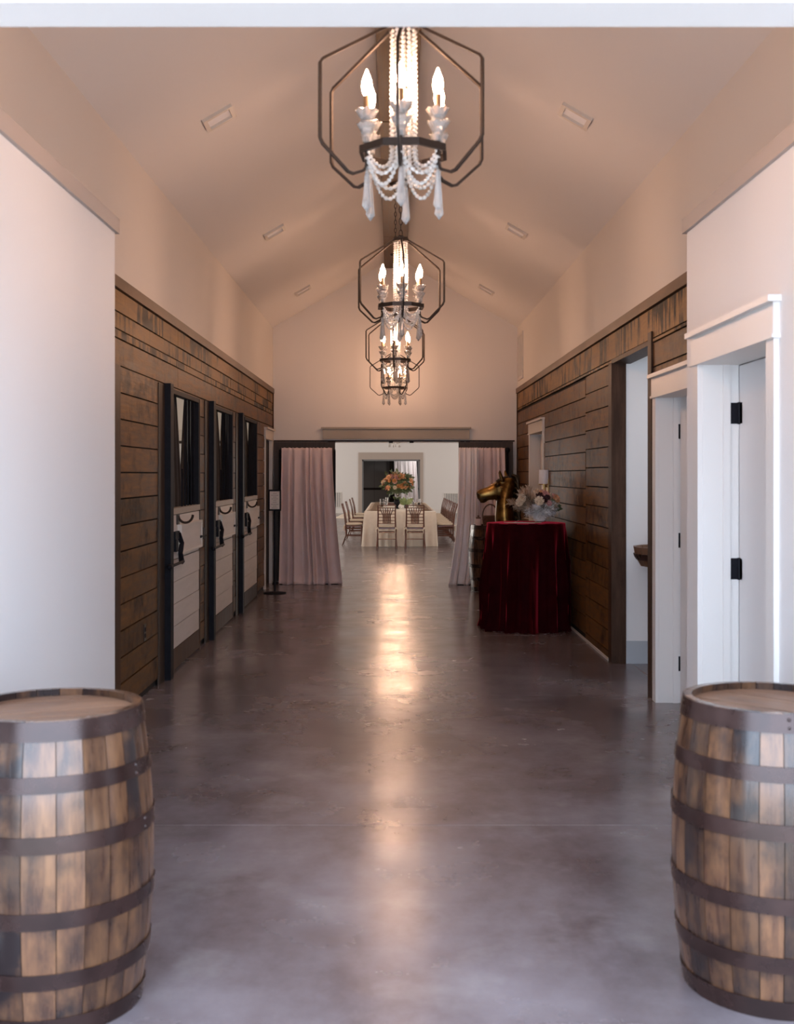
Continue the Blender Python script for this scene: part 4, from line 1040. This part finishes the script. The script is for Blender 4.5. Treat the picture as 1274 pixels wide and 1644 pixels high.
# ------------------------------------------------------------------ sign on a stand
t = thing('sign_stand', 'black floor stand holding a white framed notice by the left doorway', 'sign', (X(441, 15.3), 15.3, 0))
MB().lathe([(0.15, 0), (0.15, 0.012), (0.03, 0.025), (0.0, 0.025)], 28).build('base', 'black', t, True)
MB().tube([(0, 0, 0.02), (0, 0, 1.2)], 0.014, 10).build('pole', 'black', t, True)
z0, z1 = Z(820, 15.3), Z(786, 15.3); hw_ = 0.083
MB().box(-hw_+0.015, hw_-0.015, -0.018, -0.006, z0+0.02, z1-0.02).build('notice', 'paper', t)
for r in ((-hw_, hw_, z0, z0+0.022), (-hw_, hw_, z1-0.022, z1), (-hw_, -hw_+0.018, z0+0.022, z1-0.022), (hw_-0.018, hw_, z0+0.022, z1-0.022)): MB().box(r[0], r[1], -0.022, 0.004, r[2], r[3]).build('sign_frame', 'black', t)
box('backing_board', 'black', t, -hw_, hw_, -0.006, 0.004, z0, z1)
sc_ = MB(); rs = random.Random(8)
for k in range(9):
    z = z1-0.05-k*0.024
    w1 = rs.uniform(0.02, 0.05); x = -w1
    sc_.box(-w1, w1, -0.0188, -0.018, z-0.003, z+0.001)
sc_.build('print', 'ink', t)['kind'] = 'stuff'

# ------------------------------------------------------------------ chandeliers
def make_chandelier(label, hang):
    """origin at the ring's centre; hang = height of the beam above the ring"""
    t = thing('crystal_chandelier', label, 'chandelier', group='iron and crystal chandeliers')
    zc = 0.47
    MB().lathe([(0.02, zc+0.03), (0.028, zc+0.02), (0.055, zc+0.012), (0.058, zc-0.012), (0.05, zc-0.016), (0.0, zc-0.01)], 16).build('top_collar', 'iron', t, True)
    MB().lathe([(0.0, hang-0.03), (0.05, hang-0.025), (0.062, hang-0.008), (0.062, hang), (0.0, hang)], 20).build('canopy', 'iron', t, True)
    c = MB(); z = zc+0.02; k = 0; L = 0.052
    while z < hang-0.03:
        pts = []
        for i in range(10):
            g = 2*pi*i/10; a = 0.012*cos(g); b = L/2*sin(g)
            pts.append((a, 0, z+L/2+b) if k % 2 == 0 else (0, a, z+L/2+b))
        c.tube(pts, 0.0032, 5, True); z += L*0.80; k += 1
    ch_ = c.build('chain', 'iron', t, True); ch_['kind'] = 'stuff'
    # flat eight sided ring
    n_ = 8; a0 = pi/8
    rg = MB()
    P = [(0.172, -0.013), (0.172, 0.013), (0.158, 0.013), (0.158, -0.013)]
    vs = [(r*cos(a0+2*pi*k/n_), r*sin(a0+2*pi*k/n_), z) for r, z in P for k in range(n_)]
    fs = []
    for i in range(4):
        for k in range(n_): fs.append((i*n_+k, i*n_+(k+1) % n_, ((i+1) % 4)*n_+(k+1) % n_, ((i+1) % 4)*n_+k))
    rg.add(vs, fs).build('ring', 'iron', t)
    R6 = [pi/2+pi/3*k for k in range(6)]
    mesh = {}
    def arm_mesh():
        m = MB(); prof = [(0.05, zc), (0.325, 0.30), (0.335, 0.285), (0.335, 0.015), (0.325, -0.005), (0.225, -0.095), (0.205, -0.10), (0.165, -0.085), (0.152, -0.07), (0.150, -0.05), (0.150, 0.04)]
        m.tube([(r, 0, z) for r, z in prof], 0.0075, 4, phase=pi/4); return m
    def pend():
        m = MB(); m.ball((0.15, 0, -0.075), 0.009, 6, 4)
        m.lathe([(0.0, -0.235), (0.020, -0.212), (0.016, -0.19), (0.009, -0.10), (0.004, -0.085), (0.0, -0.084)], 6, (0.15, 0, 0)); return m
    def cup():
        m = MB(); pr = [(0.0, 0.018), (0.016, 0.02), (0.018, 0.05), (0.037, 0.085), (0.034, 0.087), (0.019, 0.07), (0.021, 0.10), (0.043, 0.135), (0.039, 0.138), (0.016, 0.115), (0.0, 0.11)]
        n1 = 16; vs = []; fs = []
        for i, (r, z) in enumerate(pr):
            for k in range(n1):
                g = 2*pi*k/n1; sc1 = 1+(0.05*(1 if k % 2 else -1) if r > 0.03 else 0); vs.append((0.15+r*sc1*cos(g), r*sc1*sin(g), z+(0.003*(1 if k % 2 else -1) if r > 0.03 else 0)))
        for i in range(len(pr)-1):
            for k in range(n1): fs.append((i*n1+k, i*n1+(k+1) % n1, (i+1)*n1+(k+1) % n1, (i+1)*n1+k))
        m.add(vs, fs); return m
    def beads(path, rb, rn, per):
        P = []; Rr = []
        pts = [Vector(p) for p in path]
        for i in range(len(pts)-1):
            nseg = max(1, round((pts[i+1]-pts[i]).length/per))
            for j in range(nseg):
                for q, r in ((0.05, rn), (0.3, rb*0.9), (0.5, rb), (0.7, rb*0.9)):
                    P.append(pts[i].lerp(pts[i+1], (j+q)/nseg)); Rr.append(r)
        m = MB(); m.tube(P, Rr, 6); return m
    first = {}
    def rep(key, fn, mt, g, smooth=True, ang=40):
        """one mesh, turned about the axis for each repeat"""
        if key not in first:
            first[key] = fn().build(key, mt, t, smooth, ang); o = first[key]
        else:
            o = first[key].copy(); COL.objects.link(o); o.parent = t
        o.rotation_euler.z = g; return o
    for g in R6:
        rep('arm', arm_mesh, 'iron', g); rep('candle_cup', cup, 'crystal', g, False)
        rep('candle_sleeve', lambda: MB().lathe([(0.011, 0.10), (0.012, 0.19), (0.0, 0.19)], 10, (0.15, 0, 0)), 'sleeve', g)
        rep('bulb', lambda: MB().lathe([(0.008, 0.188), (0.015, 0.20), (0.0195, 0.222), (0.0175, 0.245), (0.009, 0.268), (0.003, 0.285), (0.0, 0.288)], 12, (0.15, 0, 0)), 'bulb', g)
        rep('prism_pendant', pend, 'crystal', g, False)
        # swag between neighbouring arms, and a strand down to the ring's centre line
        def swag(off=0.0, dip=0.075):
            a = Vector((0.15, 0, -0.03)); b = Vector((0.15*cos(pi/3), 0.15*sin(pi/3), -0.03)); pts = []
            for i in range(9):
                u = i/8; p = a.lerp(b, u); p.z -= dip*4*u*(1-u); pts.append(p)
            return beads(pts, 0.0085, 0.003, 0.0165)
        rep('bead_swag', swag, 'bead', g)
        rep('bead_swag_low', lambda: swag(0, 0.115), 'bead', g)
        rep('inner_swag', lambda: beads([(0.15, 0, -0.01), (0.12, 0, -0.05), (0.09, 0, -0.065), (0.06, 0, -0.05), (0.05, 0, -0.02)], 0.0085, 0.003, 0.0165), 'bead', g)
    for k in range(12):
        rep('bead_strand', lambda: beads([(0.043, 0, zc-0.015), (0.045, 0, 0.0), (0.05, 0, -0.045)], 0.0085, 0.003, 0.0165), 'bead', 2*pi*k/12)
    for nm in ('bead_swag_low',):
        pass
    return t
RINGZ = 2.755; HANG = 4.585-RINGZ
cy = [4.3, 8.15, 12.0, 15.85]
names = ['iron and crystal chandelier nearest the entry, largest of the row', 'iron and crystal chandelier second from the entry', 'iron and crystal chandelier third from the entry', 'iron and crystal chandelier nearest the end wall']
c1 = make_chandelier(names[0], HANG); index_tree(c1)
c1.location = (X(647.5, cy[0]), cy[0], RINGZ+0.015); c1.rotation_euler.z = radians(-4)
for i, (px, rz_) in enumerate(((643, 3), (634.5, -4), (633, 28))):
    dup(c1, (X(px, cy[i+1]), cy[i+1], RINGZ), radians(rz_), names[i+1])
cb = make_chandelier('large iron and crystal chandelier in the reception room, nearest its doorway', (4.3-2.78)/2); index_tree(cb)
cb.location = (X(637, 22.5), 22.5, 2.78); cb.scale = (2, 2, 2)  # unseen pair, added and enlarged for the long floor reflection
dup(cb, (X(634, 37.5), 37.5, 3.2), radians(12), 'large iron and crystal chandelier in the reception room, deepest in the room').scale = (2, 2, 1.45)
# its twin hangs lower in the reception room, only the prisms show under the doorway head
dup(c1, (X(633, 30), 30.0, 2.50), radians(10), 'iron and crystal chandelier in the reception room, its prisms showing below the doorway head')
